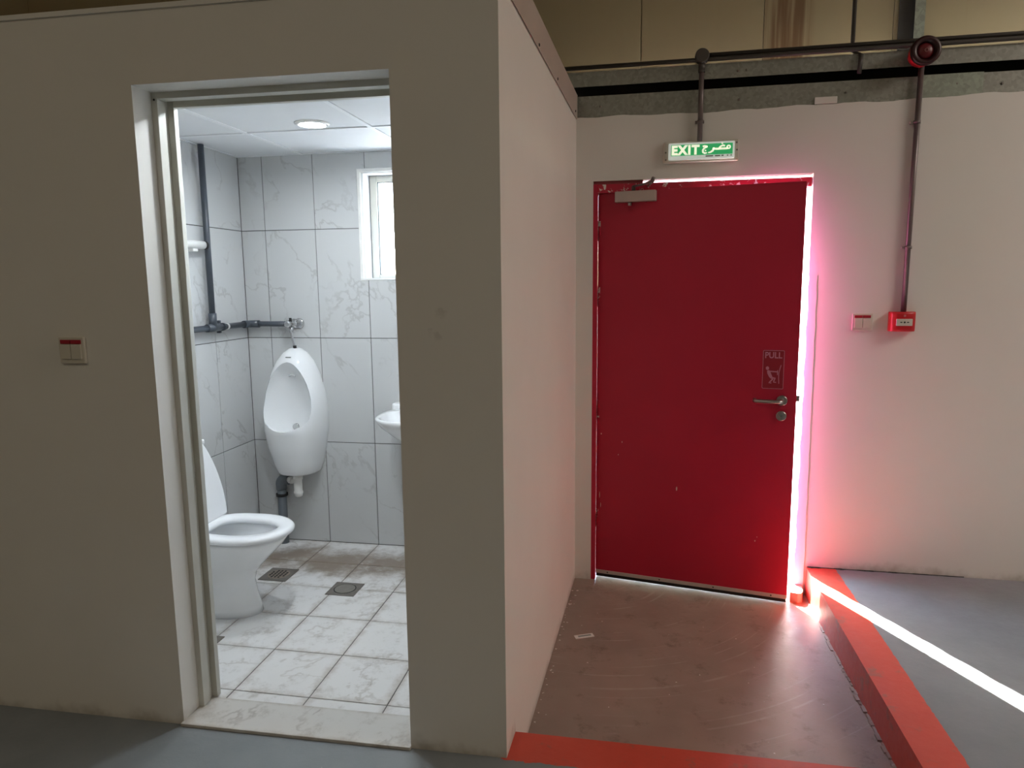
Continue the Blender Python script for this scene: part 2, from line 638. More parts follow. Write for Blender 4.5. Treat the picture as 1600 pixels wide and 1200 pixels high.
def sub_rect(r, h):
    """rectangle r minus rectangle h"""
    x0, x1, z0, z1 = r
    a0, a1, b0, b1 = h
    if a1 <= x0 or a0 >= x1 or b1 <= z0 or b0 >= z1:
        return [r]
    out = []
    if b0 > z0:
        out.append((x0, x1, z0, b0))
    if b1 < z1:
        out.append((x0, x1, b1, z1))
    m0, m1 = max(z0, b0), min(z1, b1)
    if a0 > x0:
        out.append((x0, a0, m0, m1))
    if a1 < x1:
        out.append((a1, x1, m0, m1))
    return [q for q in out if q[1] - q[0] > 0.002 and q[3] - q[2] > 0.002]


# ------------------------------------------------------------------ measured layout
AF = math.atan(0.01109)            # front wall
AE = math.atan(-0.01665)           # exit wall
AJ = 0.0330                        # side wall drift in x per y
D = 1.7601
H = 0.1535                         # sunken floor depth
XK = 1.2836                        # kerb line
XL, YB, ZF, ZC = -1.8198, 1.6895, 0.0051, 2.2046
DL, DR, DTOP = -1.1347, -0.3178, 2.1079
BR = -0.17                         # inner face of the bathroom's right wall
WX0, WX1, WZ0, WZ1 = -1.12, -0.36, 1.524, 2.119
OX0, OX1, OTOP = 0.148, 1.2222, 2.020


def E(x, y=0.0, z=0.0):
    """point in the exit wall's frame (x along the wall, y negative into the room)"""
    c, s = math.cos(AE), math.sin(AE)
    return (x * c - y * s, D + x * s + y * c, z)


# ------------------------------------------------------------------ the setting: floors
mb = MB()
poly = [(-4, -7), (6, -7), (6, 2.1), (XK, 2.1), (XK, 0.137), (-0.05, 0.137), (-0.05, 0.03), (-4, 0.03)]
n = len(poly)
mb.v = [(x, y, 0.0) for x, y in poly] + [(x, y, -0.3) for x, y in poly]
mb.f = [tuple(range(n)), tuple(reversed(range(n, 2 * n)))] + [(i, n + i, n + (i + 1) % n, (i + 1) % n) for i in range(n)]
mb.sm = [False] * len(mb.f)
me = mb.mesh('floor')
bm = bmesh.new()
bm.from_mesh(me)
bmesh.ops.triangulate(bm, faces=[f for f in bm.faces if len(f.verts) > 4])
bm.to_mesh(me)
bm.free()
floor = struct(link('floor', me, CONC), 'grey concrete hall floor with red painted edges')
struct(MB().box(-0.06, XK, 0.137, 2.0, -0.35, -H).build('floor_sunken', CONC_PIT), 'sunken concrete floor in front of the red exit door')

mb = MB()
k = 40
fr_ = []
for i in range(k + 1):
    x = XK + 0.004 + 0.75 * i / k
    fr_.append((x, D + x * math.tan(AE) - 0.0008 - max(0.0, 0.006 * math.sin(i * 0.9) + 0.004 * math.sin(i * 2.3) + 0.002) * (1 - i / k) - 0.001))
b0 = len(mb.v)
for (x, y) in fr_:
    yw = D + x * math.tan(AE) + 0.002
    mb.v += [(x, y, 0.0006), (x, yw, 0.0006), (x, yw, 0.006), (x, y, 0.002)]
for i in range(k):
    for a_, c_ in ((0, 1), (1, 2), (2, 3), (3, 0)):
        mb.f.append((b0 + 4 * i + a_, b0 + 4 * i + c_, b0 + 4 * i + 4 + c_, b0 + 4 * i + 4 + a_))
        mb.sm.append(False)
mb.build('open_joint', BLACK, floor)
# broken concrete at the kerb's arris and foot
rng = random.Random(3)
mb = MB()
for i in range(46):
    y = 0.2 + 1.2 * i / 46 + rng.uniform(-0.01, 0.01)
    s = rng.uniform(0.004, 0.011)
    x = XK + rng.uniform(-0.009, 0.0)
    mb.box(x - s, x + 0.004, y - s * 1.8, y + s * 1.8, -H - 0.004, -H + s * 0.7)
o = mb.build('mortar_crumbs', CONC_PIT)
o['kind'] = 'stuff'
tag(o, 'grey mortar crumbs along the foot of the red kerb', 'debris')
mb = MB()
for i in range(34):
    y = 0.3 + 1.4 * rng.random()
    s = rng.uniform(0.002, 0.006)
    x = AJ * y + rng.uniform(0.004, 0.05) * rng.random() + 0.004
    mb.box(x, x + s * 1.6, y, y + s, -H, -H + 0.002)
for i in range(26):
    x, y, s = rng.uniform(0.1, 1.2), rng.uniform(0.25, 1.5), rng.uniform(0.0015, 0.004)
    mb.box(x, x + s * 1.5, y, y + s, -H, -H + 0.0015)
o = mb.build('paint_flakes', PAPER)
o['kind'] = 'stuff'
tag(o, 'white paint flakes scattered on the sunken floor', 'debris')

# ------------------------------------------------------------------ front wall with the washroom doorway
mb = MB()
T = 0.16
mb.box(-4.0, DL, 0, T, -0.02, 2.325)
mb.box(DR, 0.0, 0, T, -0.02, 2.325)
mb.box(DL, DR, 0, T, DTOP, 2.325)
wf = struct(mb.build('wall_front', PLASTER_F, rz=AF), 'white plaster wall around the washroom doorway')
mb = MB()
mb.box(-4.0, -0.002, -0.006, 0.03, 2.318, 2.332)
struct(mb.build('trim_1', PLASTER, rz=AF), 'narrow capping along the top of the washroom front wall')

# side wall (facing right), slightly out of square
mb = MB()
y0, y1 = 0.0005, D + 0.03
b = len(mb.v)
for z in (-0.35, 2.335):
    mb.v += [(AJ * y0, y0, z), (AJ * y1, y1, z), (AJ * y1 - 0.15, y1, z), (AJ * y0 - 0.15, y0 + 0.02, z)]
mb.quad_faces(b, [(3, 2, 1, 0), (4, 5, 6, 7), (0, 1, 5, 4), (1, 2, 6, 5), (2, 3, 7, 6), (3, 0, 4, 7)])
struct(mb.build('wall_side', PLASTER), 'white plaster side wall glowing red beside the exit door')
# capping angle on the side wall
tr = struct(empty('trim_2', (0, 0, 2.335), -math.atan(AJ)), 'beige metal capping angle along the side wall')
mb = MB()
mb.box(0.003, 0.0055, -0.02, 1.745, -0.006, 0.112)
mb.box(-0.15, 0.0055, -0.02, 1.745, 0.112, 0.115)
mb.build('capping', TRIMM, tr)
MB().box(-0.004, 0.008, 1.742, 1.746, -0.004, 0.112).build('end_lip', CREAMP, tr)
for yy, zz in ((0.62, 0.008), (1.07, 0.012), (1.68, 0.02)):
    MB().lathe((0.0055, yy, zz), (1, 0, 0), [(0, 0.006), (0.003, 0.005)], 10).build('screw', BLACK, tr)
# washroom roof slab
struct(MB().box(-4, -0.03, 0.1, 2.02, 2.27, 2.322).build('ceiling_slab', PLASTER), 'plain slab over the washroom')

# ------------------------------------------------------------------ exit wall
mb = MB()
TW = 0.20
rng = random.Random(11)


def top_edge(x):
    return 2.336 + 0.003 * math.sin(x * 7) + 0.0025 * math.sin(x * 23 + 1) + 0.012 * max(0, min(1, (x - 1.0) / 1.0))


def wall_piece(x0, x1, z0):
    k = max(2, int((x1 - x0) / 0.03))
    pts = [(x0, z0), (x1, z0)] + [(x1 + (x0 - x1) * i / k, top_edge(x1 + (x0 - x1) * i / k) + rng.uniform(-0.0015, 0.0015)) for i in range(k + 1)]
    mb.prism(pts, 0.0, 0.004)


wall_piece(-0.02, OX0, -0.35)
wall_piece(OX0, OX1, OTOP)
wall_piece(OX1, 2.6, -0.35)
mb.box(2.6, 6.0, 0, 0.004, -0.35, 2.345)
mb.box(-0.1, OX0, 0.004, TW, -0.35, 2.33)
mb.box(OX0, OX1, 0.004, TW, OTOP, 2.33)
mb.box(OX1, 6.0, 0.004, TW, -0.35, 2.33)
struct(mb.build('wall_back', PLASTER, loc=(0, D, 0), rz=AE), 'white plaster wall around the red exit door')
# plaster edge repair strip beside the opening
mb = MB()
k = 30
L = [(OX1 + 0.001 + 0.004 * math.sin(i * 1.7), -0.098 + 1.62 * i / k) for i in range(k + 1)]
R_ = [(OX1 + 0.040 + 0.010 * (1 - i / k) + 0.002 * math.sin(i * 2.3), -0.098 + 1.62 * i / k) for i in range(k + 1)]
mb.prism(L + R_[::-1], -0.005, 0.0005)
struct(mb.build('trim_3', PLASTER, loc=(0, D, 0), rz=AE), 'pale plaster edge strip at the latch side of the exit door')
# concrete stub at the latch jamb
mb = MB()
pts = [(1.186, 1.66), (1.186, 1.634), (1.222, 1.624), (1.238, 1.628), (1.250, 1.645), (1.258, 1.68), (1.262, 1.742), (1.186, 1.742)]
rings = [[(x, y, z) for x, y in pts] for z in (-H, -H + 0.055)]
mb.rings(rings, smooth=False)
o = mb.build('door_stop_block', plain('red washed concrete', (0.52, 0.20, 0.16), 0.7, var=0.2, scale=25))
tag(o, 'small rounded concrete block at the foot of the exit door jamb', 'block')

# steel channel above the exit wall
ch = empty('steel_channel', E(0.0, 0, 2.33), AE)
tag(ch, 'galvanised steel channel running above the exit door wall', 'beam')
MB().box(-0.02, 6, 0.005, 0.009, 0.0, 0.113).build('lower_flange', GALV, ch)
MB().box(-0.02, 6, 0.009, 0.14, 0.0, 0.004).build('bottom_web', GALV, ch)
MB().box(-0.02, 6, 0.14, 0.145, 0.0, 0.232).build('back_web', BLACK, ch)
MB().box(-0.02, 6, 0.005, 0.009, 0.160, 0.232).build('upper_flange', GALV, ch)
MB().box(-0.02, 6, 0.009, 0.14, 0.228, 0.232).build('top_web', GALV, ch)
MB().box(1.685, 1.940, 0.001, 0.005, 0.008, 0.116).build('splice_plate', GALV2, ch)
MB().box(1.21, 1.312, -0.002, 0.005, 0.012, 0.044, 0.002).build('painted_tab', PLASTER, ch)
for xx, zz in ((0.18, 0.06), (0.86, 0.055), (1.35, 0.06), (1.83, 0.07), (2.02, 0.06), (0.85, 0.19), (0.89, 0.192)):
    MB().lathe((xx, 0.005, zz), (0, -1, 0), [(0, 0.006), (0.003, 0.006), (0.005, 0.003)], 10).build('bolt', DRAINM, ch)

# upper cladding wall in separate panels
wu = struct(empty('wall_back_upper', (0, 2.06, 2.4)), 'beige insulated panel wall above the exit door')
pm = {}
edges = [-4.0] + [0.379 + 0.63 * i for i in range(-6, 9)] + [6.0]
for a, c in zip(edges[:-1], edges[1:]):
    w = round(c - a, 3)
    if w not in pm:
        pm[w] = MB().box(0.0012, w - 0.0012, 0.0, 0.06, 0.0, 3.3, 0.0025).mesh('wall_panel')
    o = link('wall_panel', pm[w], PANEL, wu, (a, 0, 0))
struct(MB().box(-4, 6, 2.12, 2.2, 2.3, 5.7).build('wall_back_sheathing', PANEL_FAR), 'outer sheeting behind the panels')
# steel post
p = empty('steel_post', (1.69, 2.0, 2.57))
tag(p, 'steel post with shadow painted into its recess, on the panel wall above the red siren', 'post')
mb = MB()
mb.box(0.028, 0.075, 0, 0.005, 0, 3.1)
mb.build('flange', GALV2, p)
MB().box(0.070, 0.075, 0.005, 0.055, 0, 3.1).build('web', CONDUIT, p)  # recess shadow put into the dark colour of web and back flange
MB().box(-0.03, 0.075, 0.05, 0.055, 0, 3.1).build('back_flange', CONDUIT, p)

# ------------------------------------------------------------------ hall shell behind the camera
struct(MB().box(-4.1, -4, -7.1, 2.2, -0.3, 5.7).build('wall_left', PANEL_FAR), 'hall side cladding at left')
struct(MB().box(6, 6.1, -7.1, 2.2, -0.3, 5.7).build('wall_right', PANEL_FAR), 'hall side cladding at right')
struct(MB().box(-4.1, 6.1, -7.1, -7, -0.3, 5.7).build('wall_rear', PANEL_FAR), 'hall cladding behind the viewer')
struct(MB().box(-4.1, 6.1, -7.1, 2.2, 5.6, 5.7).build('ceiling', PANEL_FAR), 'hall roof deck')
struct(MB().box(-30, 30, 2.0, 40, -0.4, -0.22).build('ground', GROUND), 'grey paving outside the building')

# ------------------------------------------------------------------ washroom shell
# rear wall core with the window hole
mb = MB()
for r in sub_rect((-4.0, 0.04, -0.35, 2.33), (WX0 + 0.012, WX1 - 0.012, WZ0 + 0.008, WZ1 - 0.012)):
    mb.box(r[0], r[1], YB + 0.004, 1.97, r[2], r[3])
wr = struct(mb.build('wall_bath_rear', GROUT), 'tiled rear wall of the washroom with window')
mb = MB()
mb.box(XL - 0.12, XL - 0.004, 0.12, YB + 0.05, -0.3, 2.3)
wl = struct(mb.build('wall_bath_left', GROUT), 'tiled left wall of the washroom')
mb = MB()
mb.box(BR + 0.004, BR + 0.03, 0.16, YB + 0.05, -0.3, 2.3)
wrt = struct(mb.build('wall_bath_right', GROUT), 'tiled right wall of the washroom')
rows = [ZF, ZF + 0.6, ZF + 1.2, ZF + 1.8, ZC + 0.03]
G = 0.0019
TILE_MESH = {}


def tile_mesh(w, h, t):
    key = (round(w, 4), round(h, 4), t)
    if key not in TILE_MESH:
        TILE_MESH[key] = MB().box(0, w, 0, t, 0, h, 0.0012).mesh('wall_tile')
    return TILE_MESH[key]


cols = [XL] + [-1.6752 + 0.3 * i for i in range(5)] + [BR]
hole = (WX0, WX1, WZ0, WZ1)
for a, c in zip(cols[:-1], cols[1:]):
    for z0, z1 in zip(rows[:-1], rows[1:]):
        r = (a + G, c - G, z0 + G, z1 - G)
        rs = sub_rect(r, hole)
        if not rs:
            continue
        if len(rs) == 1 and rs[0] == r:
            link('wall_tile', tile_mesh(r[1] - r[0], r[3] - r[2], 0.009), TILE, wr, (r[0], YB, r[2]))
        else:
            m = MB()
            for q in rs:
                m.box(q[0] - a, q[1] - a, 0, 0.009, q[2] - z0, q[3] - z0)
            link('wall_tile', m.mesh('cut_wall_tile'), TILE, wr, (a, YB, z0))
ycol = [YB, YB - 0.315, YB - 0.615, YB - 0.915, YB - 1.215, 0.13]
for a, c in zip(ycol[:-1], ycol[1:]):
    for z0, z1 in zip(rows[:-1], rows[1:]):
        me = tile_mesh(a - c - 2 * G, z1 - z0 - 2 * G, 0.009)
        link('wall_tile', me, TILE, wl, (XL, c + G, z0 + G), math.pi / 2)
        link('wall_tile', me, TILE, wrt, (BR, a - G, z0 + G), -math.pi / 2)

fb = struct(MB().box(XL - 0.1, BR + 0.02, 0.13, YB + 0.01, -0.2, ZF - 0.002).build('floor_bath', GROUT), 'square tiled washroom floor, stained brown')
frow = [YB - 0.298 * i for i in range(6)] + [0.135]
for a, c in zip(cols[:-1], cols[1:]):
    for y1, y0 in zip(frow[:-1], frow[1:]):
        key = ('f', round(c - a, 3), round(y1 - y0, 3))
        if key not in TILE_MESH:
            TILE_MESH[key] = MB().box(0, c - a - 2 * G, 0, y1 - y0 - 2 * G, -0.01, 0, 0.001).mesh('floor_tile')
        link('floor_tile', TILE_MESH[key], FTILE, fb, (a + G, y0 + G, ZF + rng.uniform(-0.0005, 0.0005)))

# ceiling boards in a T-grid
cb = struct(empty('ceiling_bath', (0, 0, ZC)), 'white suspended ceiling of the washroom')
gx = [XL, -1.43, -0.815, BR]
gy = [0.13, 0.32, 1.132, YB]
LX, LY = -1.041, 1.013
for a, c in zip(gx[:-1], gx[1:]):
    for e, f in zip(gy[:-1], gy[1:]):
        MB().box(a + 0.002, c - 0.002, e + 0.002, f - 0.002, 0.004, 0.016).build('ceiling_board', CEILM, cb)
for a in gx[1:-1]:
    MB().box(a - 0.011, a + 0.011, 0.13, YB, -0.0005, 0.006).build('grid_bar', GRIDM, cb)
for e in gy[1:-1]:
    MB().box(XL, BR, e - 0.011, e + 0.011, -0.001, 0.0055).build('grid_bar', GRIDM, cb)
MB().box(XL, BR, YB - 0.014, YB - 0.001, 0.0, 0.018).build('edge_angle', GRIDM, cb)
MB().box(XL + 0.001, XL + 0.014, 0.13, YB - 0.014, 0.0, 0.018).build('edge_angle', GRIDM, cb)

# downlights
for lx_, ly_, lb_ in ((LX, LY, 'round recessed ceiling downlight, lit bluish white'), (-0.88, 0.42, 'second recessed downlight, hidden above the washroom door head')):
    dl = empty('downlight', (lx_, ly_, ZC + 0.003))
    tag(dl, lb_, 'light', 'washroom downlights')
    MB().lathe((0, 0, 0), (0, 0, -1), [(-0.001, 0.077), (0.003, 0.077), (0.008, 0.068), (0.009, 0.060), (0.004, 0.054), (-0.001, 0.053)], 40).build('trim_ring', WHITEP, dl)
    MB().lathe((0, 0, 0), (0, 0, -1), [(0.0005, 0.053), (0.0010, 0.0)], 40, True, False).build('diffuser', LED, dl)

# window
wi = struct(empty('window_1', (0, YB, 0)), 'small bright washroom window with white lining')
mb = MB()
a = 0.018
for r in sub_rect((WX0, WX1, WZ0, WZ1), (WX0 + a, WX1 - a, WZ0 + a * 0.6, WZ1 - a)):
    mb.box(r[0], r[1], -0.004, 0.012, r[2], r[3], 0.002)
mb.build('edge_bead', WHITEP, wi)
LIN = plain('white window lining', (0.82, 0.83, 0.84), 0.4, var=0.02)
ix0, ix1, iz0, iz1 = WX0 + 0.03, WX1 - 0.03, WZ0 + 0.012, WZ1 - 0.024
MB().box(WX0 + 0.012, ix0, 0.012, 0.27, WZ0 + 0.008, WZ1 - 0.012).build('lining', LIN, wi)
MB().box(ix1, WX1 - 0.012, 0.012, 0.27, WZ0 + 0.008, WZ1 - 0.012).build('lining', LIN, wi)
MB().box(ix0, ix1, 0.012, 0.27, iz1, WZ1 - 0.012).build('lining', LIN, wi)
MB().box(ix0, ix1, 0.012, 0.27, WZ0 + 0.008, iz0).build('sill', LIN, wi)
mb = MB()
fr = 0.042
MB().box(ix0, ix0 + fr, 0.10, 0.14, iz0, iz1, 0.003).build('frame_stile', FRAME, wi)
MB().box(ix1 - fr, ix1, 0.10, 0.14, iz0, iz1, 0.003).build('frame_stile', FRAME, wi)
MB().box(ix0 + fr, ix1 - fr, 0.10, 0.14, iz1 - 0.034, iz1, 0.003).build('frame_rail', FRAME, wi)
MB().box(ix0 + fr, ix1 - fr, 0.10, 0.14, iz0, iz0 + 0.018, 0.003).build('frame_rail', FRAME, wi)
mx = (ix0 + ix1) / 2
GASK = plain('grey gasket', (0.10, 0.12, 0.12), 0.6)
for a_, c_ in ((ix0 + fr, mx - 0.018), (mx + 0.018, ix1 - fr)):
    mg = MB()
    for r in sub_rect((a_, c_, iz0 + 0.018, iz1 - 0.034), (a_ + 0.004, c_ - 0.004, iz0 + 0.021, iz1 - 0.038)):
        mg.box(r[0], r[1], 0.108, 0.124, r[2], r[3])
    mg.build('gasket', GASK, wi)
mg = MB()
for r in sub_rect((ix0, ix1, iz0, iz1), (ix0 + 0.003, ix1 - 0.003, iz0 + 0.002, iz1 - 0.003)):
    mg.box(r[0], r[1], 0.094, 0.101, r[2], r[3])
mg.build('shadow_line', plain('grey shadow tone', (0.22, 0.23, 0.24), 0.6), wi)  # grey strip painting the shadow line between lining and frame
MB().box(mx - 0.018, mx + 0.018, 0.102, 0.138, iz0 + 0.018, iz1 - 0.034, 0.003).build('mullion', FRAME, wi)
MB().box(WX0 - 0.15, WX1 + 0.15, 0.27, 0.80, WZ1 + 0.03, WZ1 + 0.09).build('added_sun_block', LIN, wi)  # unseen slab added outside to keep direct sun out of the washroom
MB().box(ix0 + fr, mx - 0.018, 0.118, 0.122, iz0 + 0.018, iz1 - 0.034).build('pane', GLASS, wi)
MB().box(mx + 0.018, ix1 - fr, 0.118, 0.122, iz0 + 0.018, iz1 - 0.034).build('pane', GLASS, wi)

# doorway frame and sill
df = struct(empty('trim_4', (0, 0, 0), AF), 'cream steel door frame set in the washroom doorway')
z1 = DTOP
FT = 0.0125
MB().box(DL - 0.002, DL + 0.020, 0.088, 0.126, FT, z1 + 0.002, 0.002).build('jamb_face', FRAME, df)
MB().box(DL - 0.002, DL + 0.012, 0.126, 0.150, FT, z1 + 0.002, 0.002).build('jamb_rebate', FRAME, df)
MB().box(DL - 0.002, DL + 0.033, 0.150, 0.172, FT, z1 + 0.002, 0.002).build('jamb_stop', FRAME, df)
MB().box(DR - 0.020, DR + 0.002, 0.088, 0.126, FT, z1 + 0.002, 0.002).build('jamb_face', FRAME, df)
MB().box(DR - 0.012, DR + 0.002, 0.126, 0.150, FT, z1 + 0.002, 0.002).build('jamb_rebate', FRAME, df)
MB().box(DR - 0.033, DR + 0.002, 0.150, 0.172, FT, z1 + 0.002, 0.002).build('jamb_stop', FRAME, df)
MB().box(DL + 0.020, DR - 0.020, 0.088, 0.126, z1 - 0.020, z1 + 0.002, 0.002).build('head_face', FRAME, df)
MB().box(DL + 0.012, DR - 0.012, 0.126, 0.150, z1 - 0.012, z1 + 0.002, 0.002).build('head_rebate', FRAME, df)
MB().box(DL + 0.033, DR - 0.033, 0.150, 0.172, z1 - 0.033, z1 + 0.002, 0.002).build('head_stop', FRAME, df)
MB().lathe((DL + 0.010, 0.088, z1 - 0.022), (0, -1, 0), [(0, 0.0035), (0.0015, 0.003)], 10).build('screw', BLACK, df)
sl_ = struct(MB().box(DL - 0.004, DR + 0.002, -0.014, 0.150, 0.0, 0.0120, 0.0025).build('trim_5', SILLM, rz=AF), 'worn marble sill in the washroom doorway')

# ------------------------------------------------------------------ rocker switches
def rocker_switch(loc, rz, label, s=0.092, h=0.086):
    t = empty('rocker_switch', loc, rz)
    tag(t, label, 'switch', 'white double rocker switches with red strips')
    MB().box(-s / 2, s / 2, -0.012, 0.0, -h / 2, h / 2, 0.003).build('plate', CREAMP, t)
    for sg in (-1, 1):
        mbx = MB()
        x0, x1 = sorted((sg * 0.001, sg * 0.037))
        mbx.box(x0, x1, -0.017, -0.011, -0.028, 0.020, 0.0015)
        mbx.build('rocker', CREAMP, t)
        MB().box(x0, x1, -0.0155, -0.011, 0.0215, 0.0345, 0.001).build('red_strip', REDSTRIP, t)
    return t


rocker_switch((-1.420, -1.420 * math.tan(AF), 1.299), AF, 'double rocker switch on the dim wall left of the washroom doorway')
rocker_switch(E(1.482, 0, 1.293), AE, 'double rocker switch on the pink-lit wall beside the red call point')

# ------------------------------------------------------------------ exit door
FRM = struct(empty('trim_6', (0, D, 0), AE), 'thin red steel frame of the exit door')
MB().box(OX0 - 0.002, OX0 + 0.0234, 0.004, 0.085, -H, OTOP - 0.016, 0.002).build('hinge_jamb', RED, FRM)
MB().box(OX0 + 0.022, OX1 - 0.004, 0.012, 0.085, OTOP - 0.060, OTOP - 0.016, 0.002).build('head_bar', FRED, FRM)
MB().box(OX0 + 0.001, 0.40, 0.014, 0.085, OTOP - 0.017, OTOP - 0.0005).build('head_gap_dimmer', plain('dull red gap dimmer', (0.30, 0.05, 0.06), 0.6, var=0.25, scale=30), FRM)  # added piece blocking the bright head gap so its left end stays dim
LEAF_A = math.atan2(1.612 - 1.800, 1.167 - 0.172)
lf = struct(empty('door_1', (0.172, 1.800, 0.0), LEAF_A), 'red steel exit door standing slightly open')
LL = 1.0125
ZB, ZT = -0.128, 1.968
MB().box(0, LL, 0, 0.045, ZB + 0.002, ZT, 0.0025).build('leaf', RED, lf)
of_ = MB().box(0.004, LL - 0.004, 0.045, 0.0465, ZB + 0.01, ZT - 0.006).build('pink_bounce_skin', plain('pinkish bounce-light tint', (0.27, 0.055, 0.135), 0.6, var=0.1, scale=4), lf)  # unseen skin, tinted pink to throw pink light on the wall
of_['label'] = 'added outer skin of the door, tinted for pink bounce light'
st_ = MB().box(0.002, LL - 0.002, -0.004, 0.0, ZB, ZB + 0.020, 0.001).build('bottom_strip', ALU, lf)
for xx in (0.07, 0.36, 0.645, 0.935):
    MB().lathe((xx, -0.004, ZB + 0.010), (0, -1, 0), [(0, 0.004), (0.002, 0.003)], 10).build('screw', BLACK, st_)
MB().box(0.003, LL - 0.003, 0.004, 0.040, ZB - 0.020, ZB + 0.002).build('bottom_seal', BLACK, lf)
for zc in (1.770, 1.425, 0.814, 0.198):
    hg = MB()
    hg.tube([(-0.004, -0.006, zc - 0.052), (-0.004, -0.006, zc + 0.052)], 0.0075, 12)
    h_ = hg.build('hinge', STEEL, lf)
    MB().box(-0.018, 0.014, -0.003, 0.0005, zc - 0.05, zc + 0.05).build('hinge_plate', FRED, h_)
    for q in (-0.018, 0.018):
        MB().tube([(-0.004, -0.006, zc + q - 0.0012), (-0.004, -0.006, zc + q + 0.0012)], 0.0085, 12).build('hinge_ring', BLACK, h_)
# closer
cl = MB().box(0.097, 0.306, -0.045, 0.0, 1.908, 1.962, 0.004).build('door_closer', plain('grey closer body', (0.50, 0.43, 0.40), 0.4, 0.3), lf)
MB().tube([(0.171, -0.022, 1.890), (0.171, -0.022, 1.910)], 0.010, 14).build('closer_spindle', STEEL, cl)
MB().tube([(0.190, -0.022, 1.960), (0.190, -0.022, 1.986)], 0.010, 14).build('closer_pivot', CONDUIT2, cl)
mb = MB()
mb.tube([(0.185, -0.022, 1.984), (0.255, -0.040, 1.994), (0.292, -0.062, 2.004)], 0.006, 10)
mb.tube([(0.288, -0.058, 1.998), (0.300, -0.066, 2.018)], 0.010, 12)
mb.build('closer_arm', CONDUIT2, cl)
mb = MB()
mb.tube([(0.298, -0.064, 2.000), (0.262, 0.0, 1.990), (0.235, 0.055, 1.985)], 0.0055, 10)
mb.box(0.215, 0.285, 0.035, 0.050, 1.972, 1.992, 0.002)
mb.build('closer_link', STEEL, cl)
# handle
hd = MB().lathe((0.945, 0, 0.909), (0, -1, 0), [(0, 0.026), (0.007, 0.026), (0.010, 0.023)], 32).build('handle', STEEL, lf)
pts = [(0.945, -0.008, 0.909)]
for i in range(7):
    a = math.pi / 2 * i / 6
    pts.append((0.945 - 0.018 * (1 - math.cos(a)), -0.036 - 0.018 * math.sin(a), 0.909))
pts += [(0.88, -0.054, 0.909), (0.835, -0.053, 0.909)]
for i in range(1, 6):
    a = math.pi / 2 * i / 5
    pts.append((0.835 - 0.018 * math.sin(a), -0.035 - 0.018 * math.cos(a), 0.909))
pts.append((0.817, -0.012, 0.909))
MB().tube(pts, 0.0095, 14).build('lever', STEEL, hd)
ck = MB().lathe((0.945, 0, 0.831), (0, -1, 0), [(0, 0.025), (0.007, 0.025), (0.010, 0.021)], 32).build('lock_rose', STEEL, lf)
mb = MB()
mb.lathe((0.945, -0.010, 0.836), (0, -1, 0), [(0, 0.0085), (0.003, 0.008)], 18)
mb.box(0.940, 0.950, -0.013, -0.009, 0.815, 0.836, 0.001)
mb.build('lock_cylinder', CHROME, ck)
MB().box(LL - 0.002, LL + 0.014, 0.012, 0.030, 0.905, 0.935, 0.002).build('latch_bolt', STEEL, lf)
# PULL sticker
stk = MB()
x0, x1, z0, z1 = 0.847, 0.949, 0.965, 1.160
rr = 0.006


def round_rect(x0, x1, z0, z1, r, k=4):
    out = []
    for cx, cz, a0 in ((x1 - r, z1 - r, 0), (x0 + r, z1 - r, 90), (x0 + r, z0 + r, 180), (x1 - r, z0 + r, 270)):
        for i in range(k + 1):
            a = math.radians(a0 + 90 * i / k)
            out.append((cx + r * math.cos(a), cz + r * math.sin(a)))
    return out


po = round_rect(x0, x1, z0, z1, rr)
sk = MB().prism(po, -0.0006, 0.0).build('pull_sticker', plain('dark red sticker film', (0.30, 0.012, 0.03), 0.4), lf)
sk['label'] = 'PULL sticker with a figure pulling a door'
po2 = round_rect(x0 + 0.0008, x1 - 0.0008, z0 + 0.0008, z1 - 0.0008, rr)
po3 = round_rect(x0 + 0.0032, x1 - 0.0032, z0 + 0.0032, z1 - 0.0032, rr - 0.002)
m = MB()
k = len(po2)
for i in range(k):
    j = (i + 1) % k
    m.prism([po2[i], po2[j], po3[j], po3[i]], -0.0012, -0.0006)
m.build('sticker_border', PINKPRINT, sk)
tm = text_mesh('PULL', 0.031, 0.080, 0.0006, 0.02)
link('lettering', tm, PINKPRINT, sk, (0.858, -0.0006, 1.119))
fg = MB()
Y0, Y1 = -0.0012, -0.0006
fg.prism([(0.871 + 0.008 * math.cos(a * math.pi / 8), 1.069 + 0.009 * math.sin(a * math.pi / 8)) for a in range(16)], Y0, Y1)
fg.ribbon([(0.874, 1.058), (0.879, 1.045), (0.887, 1.028), (0.893, 1.020)], [0.010, 0.016, 0.015, 0.010], Y0, Y1)
fg.ribbon([(0.876, 1.054), (0.895, 1.053), (0.918, 1.052)], 0.0055, Y0, Y1)
fg.ribbon([(0.891, 1.022), (0.897, 1.014), (0.886, 1.002), (0.880, 0.996), (0.892, 0.995)], [0.010, 0.008, 0.006, 0.005, 0.005], Y0, Y1)
fg.ribbon([(0.892, 1.022), (0.909, 1.019), (0.904, 1.008), (0.902, 1.000), (0.914, 0.999)], [0.008, 0.007, 0.006, 0.005, 0.005], Y0, Y1)
fg.ribbon([(0.919, 1.060), (0.919, 1.036)], 0.004, Y0, Y1)
fg.ribbon([(0.934, 1.086), (0.929, 1.066), (0.925, 1.045), (0.925, 1.018), (0.927, 0.993)], 0.0035, Y0, Y1)
fg.build('pulling_figure', PINKPRINT, sk)
